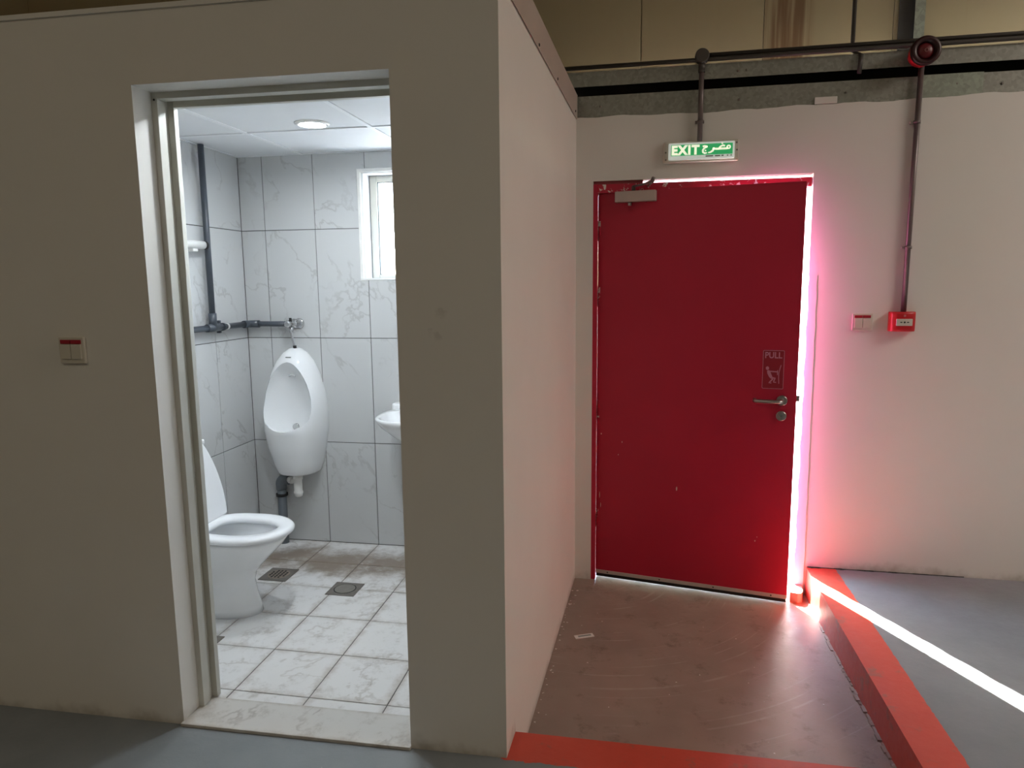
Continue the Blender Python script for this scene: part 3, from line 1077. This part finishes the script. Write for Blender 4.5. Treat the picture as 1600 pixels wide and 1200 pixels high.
# bare chips in the paint
for i, (cx, cz, w, h) in enumerate(((0.441, 0.404, 0.008, 0.026), (0.027, 0.677, 0.006, 0.009), (0.143, 0.638, 0.004, 0.010), (0.123, 0.566, 0.005, 0.006), (0.855, 0.187, 0.004, 0.006), (0.846, 0.165, 0.006, 0.009), (0.020, 0.330, 0.003, 0.04), (0.027, 0.272, 0.003, 0.03))):
    pts = [(cx + w / 2 * math.cos(a * math.pi / 5) * rng.uniform(0.7, 1.1), cz + h / 2 * math.sin(a * math.pi / 5) * rng.uniform(0.8, 1.1)) for a in range(10)]
    MB().prism(pts, -0.0004, 0.0003).build('paint_chip', CHIP, lf)

# ------------------------------------------------------------------ exit sign
sg = empty('exit_sign', E(0.683, 0, 2.092), AE)
tag(sg, 'lit green bilingual EXIT sign above the red door', 'sign')
hw, hh = 0.182, 0.102
MB().box(-hw, hw, -0.028, 0.0, 0, hh, 0.008).build('housing', CREAMP, sg)
MB().box(-hw + 0.024, hw - 0.022, -0.040, -0.026, 0.010, hh - 0.010, 0.006).build('diffuser', DIFF_E, sg)
gp = MB().box(-0.145, 0.150, -0.0420, -0.040, 0.030, 0.082).build('green_panel', GREEN, sg)
tm = text_mesh('EXIT', 0.047, 0.134, 0.001, 0.05, 1.18)
link('lettering', tm, CREAM_E, gp, (-0.142, -0.042, 0.0325))
# Arabic word, right to left: meem, khaa, raa, jeem
ar = MB()
ya, yb_ = -0.043, -0.042
ZB0 = 0.0560


def stroke(pts, w):
    ar.ribbon(pts, [v * 1.25 for v in w] if isinstance(w, list) else w * 1.25, ya, yb_)


lw = 0.0072
stroke([(0.131 + 0.0075 * math.cos(a), ZB0 + 0.0065 + 0.0072 * math.sin(a)) for a in [i * math.pi / 6 for i in range(13)]], 0.0052)  # meem ring
stroke([(0.126, ZB0), (0.112, ZB0), (0.098, ZB0), (0.082, ZB0)], lw)                      # base line
stroke([(0.113, ZB0 + 0.012), (0.104, ZB0 + 0.0155), (0.095, ZB0 + 0.012), (0.086, ZB0 + 0.004)], 0.0060)  # khaa head
ar.prism([(0.100 + 0.0042 * math.cos(i * math.pi / 4), ZB0 + 0.0255 + 0.0042 * math.sin(i * math.pi / 4)) for i in range(8)], ya, yb_)
stroke([(0.084, ZB0), (0.070, ZB0), (0.060, ZB0 + 0.002), (0.058, ZB0 + 0.006)], lw)
stroke([(0.060, ZB0 + 0.005), (0.056, ZB0 - 0.008), (0.045, ZB0 - 0.015), (0.034, ZB0 - 0.017)], [0.007, 0.0075, 0.006, 0.004])  # raa
stroke([(0.007, ZB0 + 0.014), (0.016, ZB0 + 0.016), (0.030, ZB0 + 0.012)], 0.0062)         # jeem head
stroke([(0.030, ZB0 + 0.012), (0.015, ZB0 + 0.006), (0.008, ZB0 - 0.004), (0.009, ZB0 - 0.014), (0.018, ZB0 - 0.019), (0.028, ZB0 - 0.017)], [0.004, 0.0065, 0.007, 0.007, 0.0065, 0.004])
ar.prism([(0.021 + 0.0038 * math.cos(i * math.pi / 4), ZB0 - 0.006 + 0.0038 * math.sin(i * math.pi / 4)) for i in range(8)], ya, yb_)
ar.build('arabic_lettering', CREAM_E, gp)
ns = MB()
for a, c in ((0.022, 0.058), (0.067, 0.092), (0.098, 0.108), (0.124, 0.130), (0.141, 0.147)):
    ns.box(a, c, -0.0408, -0.0398, 0.0205, 0.0265)
ns.build('maker_print', GREYPRINT, sg)
for xx, zz in ((-hw + 0.011, 0.050), (hw - 0.010, 0.050), (-hw + 0.012, 0.014), (hw - 0.012, 0.085)):
    MB().lathe((xx, -0.028, zz), (0, -1, 0), [(0, 0.0045), (0.002, 0.004)], 12).build('screw', DRAINM, sg)

# conduit feeding the sign
cd = empty('sign_conduit', E(0.676, -0.022, 2.19), AE)
tag(cd, 'dark conduit dropping from round junction box to the exit sign', 'conduit')
MB().tube([(0, 0, 0.0), (0, -0.002, 0.39)], 0.0125, 14).build('pipe', CONDUIT2, cd)
MB().tube([(0, -0.002, 0.325), (0, -0.002, 0.375)], [0.0165, 0.0165], 14).build('box_spout', CONDUIT, cd)
MB().lathe((0, 0.02, 0.400), (0, -1, 0), [(0, 0.034), (0.040, 0.034), (0.041, 0.031), (0.046, 0.030)], 28).build('junction_box', CONDUIT, cd)
cp_ = MB().box(-0.024, 0.020, 0.010, 0.022, 0.088, 0.102, 0.002).build('saddle_clamp', CONDUIT2, cd)
MB().tube([(0, 0, 0.088), (0, 0, 0.102)], 0.0160, 14).build('clamp_band', CONDUIT2, cp_)

# horizontal conduits along the channel
for zz, yy, nm in ((2.578, -0.012, 'lower of two dark conduits running along the steel channel'), (2.602, 0.004, 'upper of two dark conduits running along the steel channel')):
    o = MB().tube([(0, 0, 0), (1.5, 0, 0), (3, 0, 0), (5.9, 0, 0)], 0.0105, 12).build('conduit_run', CONDUIT, None, E(-0.01 if zz < 2.6 else 0.69, yy, zz), AE)
    tag(o, nm, 'conduit', 'conduits along the channel')
o = MB().tube([(0.012, 0.2, 2.2), (0.012, 0.2, 0.16), (0.004, 0.0, 0.08), (0.0, 0, 0.0)], 0.0105, 12).build('riser_conduit', CONDUIT, None, E(1.400, -0.012, 2.468), AE)
tag(o, 'thin dark conduit rising up the panel wall', 'conduit')

# ------------------------------------------------------------------ siren, call point and its conduit
si = empty('alarm_siren', E(1.652, -0.026, 2.525), AE)
tag(si, 'round red alarm siren under the roof beam at upper right', 'siren')
MB().lathe((0, 0, 0), (0, -1, 0), [(0.0, 0.050), (0.01, 0.054), (0.059, 0.056), (0.064, 0.05)], 36).build('base', SIREN_RED, si)
MB().lathe((0, 0, 0), (0, -1, 0), [(0.062, 0.056), (0.068, 0.063), (0.086, 0.063), (0.092, 0.058), (0.092, 0.042), (0.074, 0.040), (0.074, 0.0)], 40, True, False).build('horn_ring', SIREN_DARK, si)
MB().lathe((0, 0, 0), (0, -1, 0), [(0.072, 0.036), (0.080, 0.033), (0.086, 0.022), (0.088, 0.0)], 32, True, False).build('horn_centre', plain('dim red plastic', (0.14, 0.010, 0.016), 0.35), si)
MB().box(-0.03, 0.03, -0.002, 0.024, -0.030, 0.010, 0.002).build('mount_bracket', GALV, si)
mb = MB()
mb.lathe((0, -0.087, 0.0), (0, -1, 0), [(0.0, 0.009), (0.002, 0.009), (0.002, 0.006), (0.0, 0.006)], 20, False, False)
mb.build('horn_emblem', plain('dull emblem', (0.30, 0.12, 0.11), 0.5), si)

cd = empty('call_point_conduit', E(1.663, -0.018, 1.345), AE)
tag(cd, 'brown-grey conduit dropping from the siren to the call point', 'conduit')
MB().tube([(0, 0, 0), (0.001, 0, 0.55), (0.004, 0, 1.16)], 0.0125, 14).build('pipe', CONDUIT2, cd)
for zz in (0.308, 0.888):
    c_ = MB().box(-0.026, 0.022, 0.006, 0.018, zz - 0.007, zz + 0.007, 0.002).build('saddle_clamp', ALU, cd)
    MB().tube([(0.001, 0, zz - 0.007), (0.001, 0, zz + 0.007)], 0.0160, 14).build('clamp_band', CONDUIT2, c_)
    MB().lathe((-0.020, 0.006, zz), (0, -1, 0), [(0, 0.0035), (0.002, 0.003)], 10).build('screw', STEEL, c_)

cpnt = empty('call_point', E(1.658, 0, 1.250), AE)
tag(cpnt, 'red manual fire call point at the end of the wall conduit', 'call point')
mb = MB()
prof = [(-0.056, 0), (-0.056, 0.035), (-0.05, 0.048), (-0.03, 0.056), (0, 0.059), (0.03, 0.056), (0.05, 0.048), (0.056, 0.035), (0.056, 0)]
rings = []
for z, s in ((0.0, 0.86), (0.004, 0.96), (0.014, 1.0), (0.083, 1.0), (0.091, 0.97), (0.095, 0.90)):
    rings.append([(x * (0.96 + 0.04 * s), -d_ * s, z) for x, d_ in prof])
mb.rings(rings)
mb.build('body', SIREN_RED, cpnt)
MB().box(-0.036, 0.036, -0.0615, -0.050, 0.028, 0.062, 0.003).build('break_glass', plain('cream call plate', (0.62, 0.60, 0.54), 0.4), cpnt)
mb = MB()
for sgn in (-1, 1):
    mb.prism([(sgn * 0.022, 0.0455), (sgn * 0.015, 0.0485), (sgn * 0.008, 0.0455), (sgn * 0.015, 0.0425)], -0.0622, -0.0612)
mb.prism([(0.0045 * math.cos(i * math.pi / 6), 0.0455 + 0.0045 * math.sin(i * math.pi / 6)) for i in range(12)], -0.0622, -0.0612)
mb.build('call_symbol', BLACK, cpnt)
MB().lathe((0.0, -0.057, 0.077), (0, -1, 0), [(0, 0.006), (0.003, 0.005)], 14).build('emblem', plain('pale red print', (0.6, 0.2, 0.2), 0.4), cpnt)

# paper scrap
o = MB().box(-0.046, 0.046, -0.015, 0.015, 0.0, 0.004, 0.001).build('paper_label', PAPER, None, (0.162, 1.106, -H), 0.42)
MBp = MB().box(-0.030, 0.034, -0.006, 0.006, 0.0041, 0.0046).build('label_print', GREYPRINT, o)
tag(o, 'small white paper label lying on the sunken floor', 'paper')
o = MB().tube([(0.58, 0.26, -H + 0.002), (0.575, 0.30, -H + 0.002), (0.565, 0.35, -H + 0.002)], 0.0018, 6).build('straw', PAPER)
tag(o, 'short pale straw lying on the sunken floor near the red stripe', 'straw')

# ------------------------------------------------------------------ washroom: urinal
UX = -1.527


def egg_ring(y, cz, hz_up, hz_dn, hw, n=36):
    out = []
    for i in range(n):
        a = 2 * math.pi * i / n
        c, s = math.cos(a), math.sin(a)
        if s >= 0:
            x = hw * c * (1 - 0.20 * s * s)
            z = cz + hz_up * s
        else:
            x = hw * c
            z = cz + hz_dn * s
        out.append((x, y, z))
    return out


def interp(tab, z):
    for (z0, v0), (z1, v1) in zip(tab[:-1], tab[1:]):
        if z0 <= z <= z1:
            t = (z - z0) / (z1 - z0)
            return v0 + (v1 - v0) * (t * t * (3 - 2 * t) * 0.35 + t * 0.65)
    return tab[-1][1]


WT = [(0.435, 0.118), (0.50, 0.142), (0.60, 0.163), (0.70, 0.177), (0.80, 0.180), (0.90, 0.167), (1.0, 0.141), (1.07, 0.110), (1.12, 0.072), (1.145, 0.035), (1.153, 0.012)]
DT = [(0.435, 0.150), (0.50, 0.172), (0.60, 0.200), (0.70, 0.218), (0.80, 0.205), (0.90, 0.178), (1.0, 0.147), (1.07, 0.118), (1.12, 0.085), (1.145, 0.05), (1.153, 0.03)]
rings = []
zs = [0.435, 0.437, 0.445] + [0.46 + 0.02 * i for i in range(33)] + [1.11, 1.125, 1.137, 1.146, 1.151]
for i, z in enumerate(zs):
    w, dd = interp(WT, z), interp(DT, z)
    sc = (0.93, 0.975, 1.0)[i] if i < 3 else 1.0
    ring = []
    for j in range(33):
        a = math.pi * j / 32
        ex = 0.80
        cx = math.copysign(abs(math.cos(a)) ** ex, math.cos(a))
        sn = math.sin(a) ** 0.85
        ring.append((w * sc * cx, -dd * sc * sn, z))
    rings.append(ring)
mb = MB()
mb.rings(rings)
ur_me = mb.mesh('urinal_body')
cut = MB()
cr = []
for y, cz, hu, hd_, hw in ((-0.34, 0.830, 0.270, 0.128, 0.149), (-0.20, 0.830, 0.270, 0.128, 0.149), (-0.165, 0.830, 0.266, 0.160, 0.148), (-0.12, 0.825, 0.258, 0.215, 0.140), (-0.085, 0.82, 0.235, 0.240, 0.125), (-0.06, 0.82, 0.19, 0.21, 0.10), (-0.045, 0.82, 0.10, 0.12, 0.055), (-0.042, 0.82, 0.02, 0.03, 0.015)):
    cr.append(egg_ring(y, cz, hu, hd_, hw))
cut.rings(cr)
cut_me = cut.mesh('cutter')


def boolean_mesh(a, b, bevel):
    oa = bpy.data.objects.new('tmp_a', a)
    ob = bpy.data.objects.new('tmp_b', b)
    COL.objects.link(oa)
    COL.objects.link(ob)
    md = oa.modifiers.new('b', 'BOOLEAN')
    md.operation = 'DIFFERENCE'
    md.object = ob
    md.solver = 'EXACT'
    if bevel:
        bv = oa.modifiers.new('v', 'BEVEL')
        bv.width = bevel
        bv.segments = 3
        bv.limit_method = 'ANGLE'
        bv.angle_limit = math.radians(38)
    dg = bpy.context.evaluated_depsgraph_get()
    me = bpy.data.meshes.new_from_object(oa.evaluated_get(dg))
    bpy.data.objects.remove(oa)
    bpy.data.objects.remove(ob)
    me.polygons.foreach_set('use_smooth', [True] * len(me.polygons))
    me.update()
    return me


ur = empty('urinal', (UX, YB, 0))
tag(ur, 'white ceramic wall urinal with egg-shaped opening', 'urinal')
ube = boolean_mesh(ur_me, cut_me, 0.008)
try:
    ube.set_sharp_from_angle(angle=math.radians(50))
except Exception:
    pass
link('bowl', ube, CERAMIC, ur)
MB().box(-0.016, 0.016, -0.098, -0.094, 1.1, 1.106).build('maker_mark', GREYPRINT, ur)
MB().lathe((0, -0.052, 0.70), (0, -1, 0), [(-0.01, 0.020), (0.004, 0.018)], 16).build('outlet_cover', CHROME, ur)
MB().tube([(-0.02, -0.062, 0.995), (0.0, -0.068, 1.003), (0.02, -0.062, 0.995)], 0.006, 8).build('spreader', CERAMIC, ur)

# trap and grey waste pipe below the urinal
tp = empty('waste_trap', (UX + 0.012, YB - 0.085, 0.30))
tag(tp, 'white plastic bottle trap under the urinal', 'trap')
MB().lathe((0, 0, 0), (0, 0, 1), [(0.0, 0.014), (0.004, 0.021), (0.016, 0.024), (0.02, 0.026), (0.03, 0.026), (0.032, 0.023), (0.10, 0.023), (0.102, 0.027), (0.118, 0.027), (0.120, 0.020), (0.145, 0.019)], 24).build('body', WHITEP, tp)
MB().tube([(-0.01, 0.0, 0.092), (-0.05, 0.010, 0.092), (-0.075, 0.018, 0.092)], 0.015, 14).build('side_arm', WHITEP, tp)
MB().tube([(-0.036, 0.006, 0.092), (-0.056, 0.012, 0.092)], 0.021, 14).build('union_nut', WHITEP, tp)
pts = [(-0.062, 0.02, 0.098)]
for i in range(7):
    a = math.pi / 2 * i / 6
    pts.append((-0.085 - 0.03 * math.sin(a), 0.025, 0.065 + 0.03 * math.cos(a)))
gpz = empty('waste_pipe', (UX - 0.108, YB - 0.055, ZF))
tag(gpz, 'grey plastic waste pipe elbowing from the trap to the floor', 'pipe')
MB().tube([(0, 0, 0.0), (0, 0, 0.33)], 0.0255, 18).build('pipe', PVC2, gpz)
pe = [(0.052, -0.006, 0.386)] + [(0.028 - 0.028 * math.sin(math.pi / 2 * i / 6), -0.003, 0.358 + 0.028 * math.cos(math.pi / 2 * i / 6)) for i in range(7)] + [(0, 0, 0.325)]
MB().tube(pe, 0.0305, 18).build('elbow', PVC2, gpz)
MB().tube([(0, 0, 0.285), (0, 0, 0.30)], 0.0335, 18).build('socket_ring', BLACK, gpz)

# supply pipework on the walls
PX = XL + 0.034
sp_ = empty('water_pipe', (PX, YB - 0.034, 1.286))
tag(sp_, 'dark grey water pipe with tee and elbow along the washroom walls', 'pipe')
yv = 1.308 - (YB - 0.034)
MB().tube([(0, yv, 0.0), (0, yv, ZC - 1.286)], 0.0155, 14).build('vertical_run', PVC, sp_)
MB().tube([(0, 0, 0), (0, -0.7, 0), (0, -1.3, 0)], 0.0155, 14).build('left_run', PVC, sp_)
MB().tube([(0, 0, 0), (0.15, 0, 0), (UX - PX - 0.02, 0, 0)], 0.0155, 14).build('rear_run', PVC, sp_)
mb = MB()
mb.tube([(0, yv - 0.055, 0), (0, yv + 0.055, 0)], 0.0205, 14)
mb.tube([(0, yv, 0), (0, yv, 0.075)], 0.0205, 14)
mb.build('tee', PVC, sp_)
mb = MB()
mb.tube([(0, -0.06, 0), (0, -0.02, 0), (0.006, -0.006, 0), (0.02, 0, 0), (0.06, 0, 0)], 0.0205, 14)
mb.build('elbow', PVC, sp_)
mb = MB()
mb.box(-0.0335, -0.012, yv + 0.078, yv + 0.092, -0.034, 0.034, 0.003)
mb.tube([(0, yv + 0.078, 0), (0, yv + 0.092, 0)], 0.021, 14)
mb.build('pipe_clip', PVC, sp_)
MB().tube([(0, yv + 0.115, 0), (0, yv + 0.130, 0)], 0.0165, 14).build('white_collar', WHITEP, sp_)

vv = empty('angle_valve', (UX - 0.005, YB - 0.034, 1.286))
tag(vv, 'chrome angle valve on the pipe above the urinal', 'valve')
MB().tube([(-0.025, 0, 0), (0.0, 0, 0)], 0.019, 18).build('inlet_nut', CHROME, vv)
mb = MB()
mb.lathe((0, 0.03, 0), (0, -1, 0), [(0, 0.028), (0.004, 0.027), (0.010, 0.015), (0.05, 0.014), (0.055, 0.016)], 24)
mb.build('body', CHROME, vv)
MB().lathe((0.0, -0.025, 0), (0, -1, 0), [(0, 0.010), (0.004, 0.021), (0.022, 0.019), (0.026, 0.012)], 8).build('knob', CHROME, vv)
MB().lathe((0.034, 0.032, 0.0), (0, -1, 0), [(0, 0.030), (0.005, 0.028), (0.008, 0.02)], 24).build('wall_rose', CHROME, vv)
MB().tube([(0, -0.005, 0.012), (0, -0.005, 0.034)], [0.009, 0.007], 12).build('top_stub', BLACK, vv)
hs = empty('supply_hose', (UX, YB - 0.036, 1.15))
tag(hs, 'short braided hose from valve to urinal', 'hose')
MB().tube([(-0.004, 0, 0.118), (-0.004, 0, 0.07), (0.004, 0.004, 0.03), (0.010, 0.006, 0.0)], 0.0065, 10).build('braid', STEEL, hs)
MB().tube([(-0.004, 0, 0.088), (-0.004, 0, 0.118)], 0.011, 8).build('top_nut', CHROME, hs)
MB().tube([(0.009, 0.006, -0.002), (0.008, 0.006, 0.014)], 0.010, 8).build('bottom_nut', BLACK, hs)

# tube holder stub on left wall
hb = empty('tube_holder', (XL + 0.05, 1.27, 1.705))
tag(hb, 'short white tube with black end on the washroom left wall', 'fitting')
MB().tube([(0, -0.40, 0), (0, -0.008, 0)], 0.021, 20).build('tube', WHITEP, hb)
MB().tube([(0, -0.024, 0), (0, -0.002, 0), (0, 0.002, 0)], [0.0218, 0.0215, 0.018], 20).build('end_cap', BLACK, hb)
MB().box(-0.05, 0.006, -0.115, -0.075, -0.034, 0.0, 0.004).build('bracket', WHITEP, hb)

# ------------------------------------------------------------------ washroom: toilet (faces right)
TY = 0.80
to = empty('toilet', (XL, TY, ZF))
tag(to, 'white ceramic toilet with its lid raised', 'toilet')
# levels: z, back x, front x, half width  (x measured from the left wall)
LV = [(0.0, 0.16, 0.515, 0.100), (0.03, 0.165, 0.508, 0.098), (0.09, 0.17, 0.492, 0.092), (0.15, 0.17, 0.482, 0.090), (0.19, 0.165, 0.492, 0.100),
      (0.23, 0.155, 0.525, 0.124), (0.28, 0.145, 0.575, 0.150), (0.33, 0.14, 0.625, 0.168), (0.36, 0.135, 0.648, 0.176), (0.378, 0.135, 0.655, 0.178)]


def d_ring(z, xb, xf, hw, n=44):
    cx, hl = (xb + xf) / 2, (xf - xb) / 2
    out = []
    for i in range(n):
        a = 2 * math.pi * i / n
        c, s = math.cos(a), math.sin(a)
        e = 1.0 if c > 0 else 0.6
        out.append((cx + hl * math.copysign(abs(c) ** e, c), hw * math.copysign(abs(s) ** (0.92 if c > 0 else 0.7), s), z))
    return out


mb = MB()
rings = [d_ring(*l) for l in LV]
rings += [d_ring(0.378, 0.17, 0.615, 0.138), d_ring(0.36, 0.20, 0.600, 0.128), d_ring(0.28, 0.25, 0.56, 0.105), d_ring(0.21, 0.30, 0.50, 0.07), d_ring(0.19, 0.34, 0.46, 0.04)]
mb.rings(rings)
mb.build('bowl', CERAMIC, to)
MB().lathe((0.4, 0, 0.195), (0, 0, 1), [(0, 0.0), (0.012, 0.055)], 24, False, False).build('water_surface', plain('toilet water', (0.60, 0.66, 0.70), 0.03), to)
# seat ring
mb = MB()


def seat_ring(z, grow, inner):
    if inner:
        return d_ring(z, 0.300 - grow, 0.605 + grow, 0.108 + grow)
    return d_ring(z, 0.235 - grow * 0.3, 0.678 + grow, 0.186 + grow)


prof = [seat_ring(0.383, -0.006, False), seat_ring(0.387, 0, False), seat_ring(0.398, 0.001, False), seat_ring(0.408, -0.006, False), seat_ring(0.411, -0.018, False),
        seat_ring(0.409, 0.012, True), seat_ring(0.400, 0.0, True), seat_ring(0.384, 0.0, True), seat_ring(0.383, -0.006, False)]
mb.rings(prof, False, False)
mb.build('seat', SEATM, to)
# lid, raised and leaning back
mb = MB()
th = math.radians(12)
ux, uz = -math.sin(th), math.cos(th)
nx, nz = math.cos(th), math.sin(th)
hx, hz = 0.262, 0.405


def lid_ring(off, sc):
    out = []
    prof_ = [(0.0, 0.150), (0.004, 0.163), (0.05, 0.172), (0.11, 0.177)]
    prof_ += [(0.11 + 0.325 * math.sin(t_ * math.pi / 24), 0.177 * math.cos(t_ * math.pi / 24) ** 0.9) for t_ in range(1, 12)]
    prof_ = prof_ + [(0.435, 0.0)] + [(h_, -w_) for h_, w_ in reversed(prof_)]
    for h0, y in prof_:
        h = 0.2175 + (h0 - 0.2175) * sc
        yy = y * sc
        out.append((hx + ux * h + nx * off, yy, hz + uz * h + nz * off))
    return out


mb.rings([lid_ring(-0.010, 0.965), lid_ring(-0.006, 1.0), lid_ring(0.006, 1.0), lid_ring(0.010, 0.96)])
mb.build('lid', SEATM, to)
for yy in (-0.08, 0.08):
    MB().tube([(0.256, yy - 0.022, 0.405), (0.256, yy + 0.022, 0.405)], 0.013, 12).build('seat_hinge', SEATM, to)
mb = MB()
mb.box(0.012, 0.150, -0.185, 0.185, 0.376, 0.74, 0.018)
ci = mb.build('cistern', CERAMIC, to)
MB().box(0.010, 0.156, -0.192, 0.192, 0.735, 0.765, 0.010).build('cistern_lid', CERAMIC, ci)
MB().lathe((0.083, 0, 0.765), (0, 0, 1), [(0, 0.022), (0.006, 0.021)], 20).build('flush_button', CHROME, ci)

# ------------------------------------------------------------------ washroom: basin under the window
ba = empty('wash_basin', (-0.712, YB, -0.012))
tag(ba, 'white ceramic wash basin half hidden behind the doorway', 'basin')


def basin_ring(z, hw, dep, back=0.0, n=40):
    out = []
    for i in range(n):
        a = 2 * math.pi * i / n
        c, s = math.cos(a), math.sin(a)
        y = -dep * 0.5 - back * 0.5 - (dep - back) * 0.5 * math.copysign(abs(s) ** (0.95 if s > 0 else 0.5), s)
        x = hw * math.copysign(abs(c) ** 0.72, c)
        out.append((x, y, z))
    return out


mb = MB()
rings = [basin_ring(0.64, 0.09, 0.20), basin_ring(0.66, 0.12, 0.24), basin_ring(0.72, 0.19, 0.32), basin_ring(0.775, 0.237, 0.385), basin_ring(0.800, 0.250, 0.405), basin_ring(0.812, 0.256, 0.412), basin_ring(0.822, 0.256, 0.412), basin_ring(0.826, 0.250, 0.406),
         basin_ring(0.822, 0.222, 0.385, 0.10), basin_ring(0.78, 0.205, 0.36, 0.12), basin_ring(0.72, 0.15, 0.31, 0.15), basin_ring(0.70, 0.06, 0.25, 0.19)]
mb.rings(rings)
mb.build('bowl', CERAMIC, ba)
mb = MB()
mb.box(-0.235, 0.235, -0.055, -0.001, 0.815, 0.862, 0.012)
mb.build('back_ledge', CERAMIC, ba)
mb = MB()
mb.lathe((0.02, -0.075, 0.824), (0, 0, 1), [(0, 0.024), (0.01, 0.020), (0.08, 0.018), (0.09, 0.014)], 20)
mb.tube([(0.02, -0.075, 0.885), (0.02, -0.12, 0.90), (0.02, -0.17, 0.885)], 0.011, 12)
mb.build('tap', CHROME, ba)
MB().tube([(0, -0.12, 0.645), (0, -0.12, 0.50), (0, -0.10, 0.46), (0, -0.03, 0.45), (0, 0.0, 0.45)], 0.016, 14).build('waste_outlet', WHITEP, ba)

# ------------------------------------------------------------------ floor drains
dr = empty('floor_drain', (-1.437, 1.198, ZF + 0.001))
tag(dr, 'square steel floor drain with perforated grate behind the toilet', 'drain')
MB().box(-0.076, 0.076, -0.076, 0.076, -0.002, 0.0025, 0.001).build('plate', DRAINM, dr)
mb = MB()
mb.lathe((0, 0, 0.0025), (0, 0, 1), [(0, 0.056), (0.0016, 0.055)], 32)
gr = mb.build('grate', plain('brown steel grate', (0.26, 0.21, 0.17), 0.5, 0.2), dr)
mb = MB()
for i in range(-2, 3):
    for j in range(-2, 3):
        if i * i + j * j <= 6:
            mb.box(i * 0.019 - 0.0052, i * 0.019 + 0.0052, j * 0.019 - 0.0068, j * 0.019 + 0.0068, 0.0036, 0.0048)
ho = mb.build('grate_holes', BLACK, gr)
ho['kind'] = 'stuff'
dr = empty('floor_cleanout', (-1.021, 1.086, ZF + 0.001))
tag(dr, 'square steel plate with round cleanout cover in the washroom floor', 'drain')
MB().box(-0.074, 0.074, -0.072, 0.072, -0.002, 0.0025, 0.001).build('plate', DRAINM, dr)
MB().lathe((0, 0, 0.0025), (0, 0, 1), [(0.0, 0.055), (0.0006, 0.055)], 40).build('ring_gap', BLACK, dr)
MB().lathe((0, 0, 0.0025), (0, 0, 1), [(0.0, 0.051), (0.0016, 0.050)], 40).build('cover', plain('steel cover', (0.26, 0.24, 0.21), 0.4, 0.4, var=0.2, scale=30), dr)
o = empty('corner_drain', (-1.415, 0.530, ZF + 0.001))
tag(o, 'dark floor drain plate peeping out beside the door frame', 'drain')
MB().box(-0.075, 0.075, -0.026, 0.026, -0.002, 0.0025, 0.001).build('plate', DRAINM, o)
MB().lathe((0, 0, 0.0025), (0, 0, 1), [(0.0, 0.022), (0.0012, 0.021)], 24).build('cover', BLACK, o)
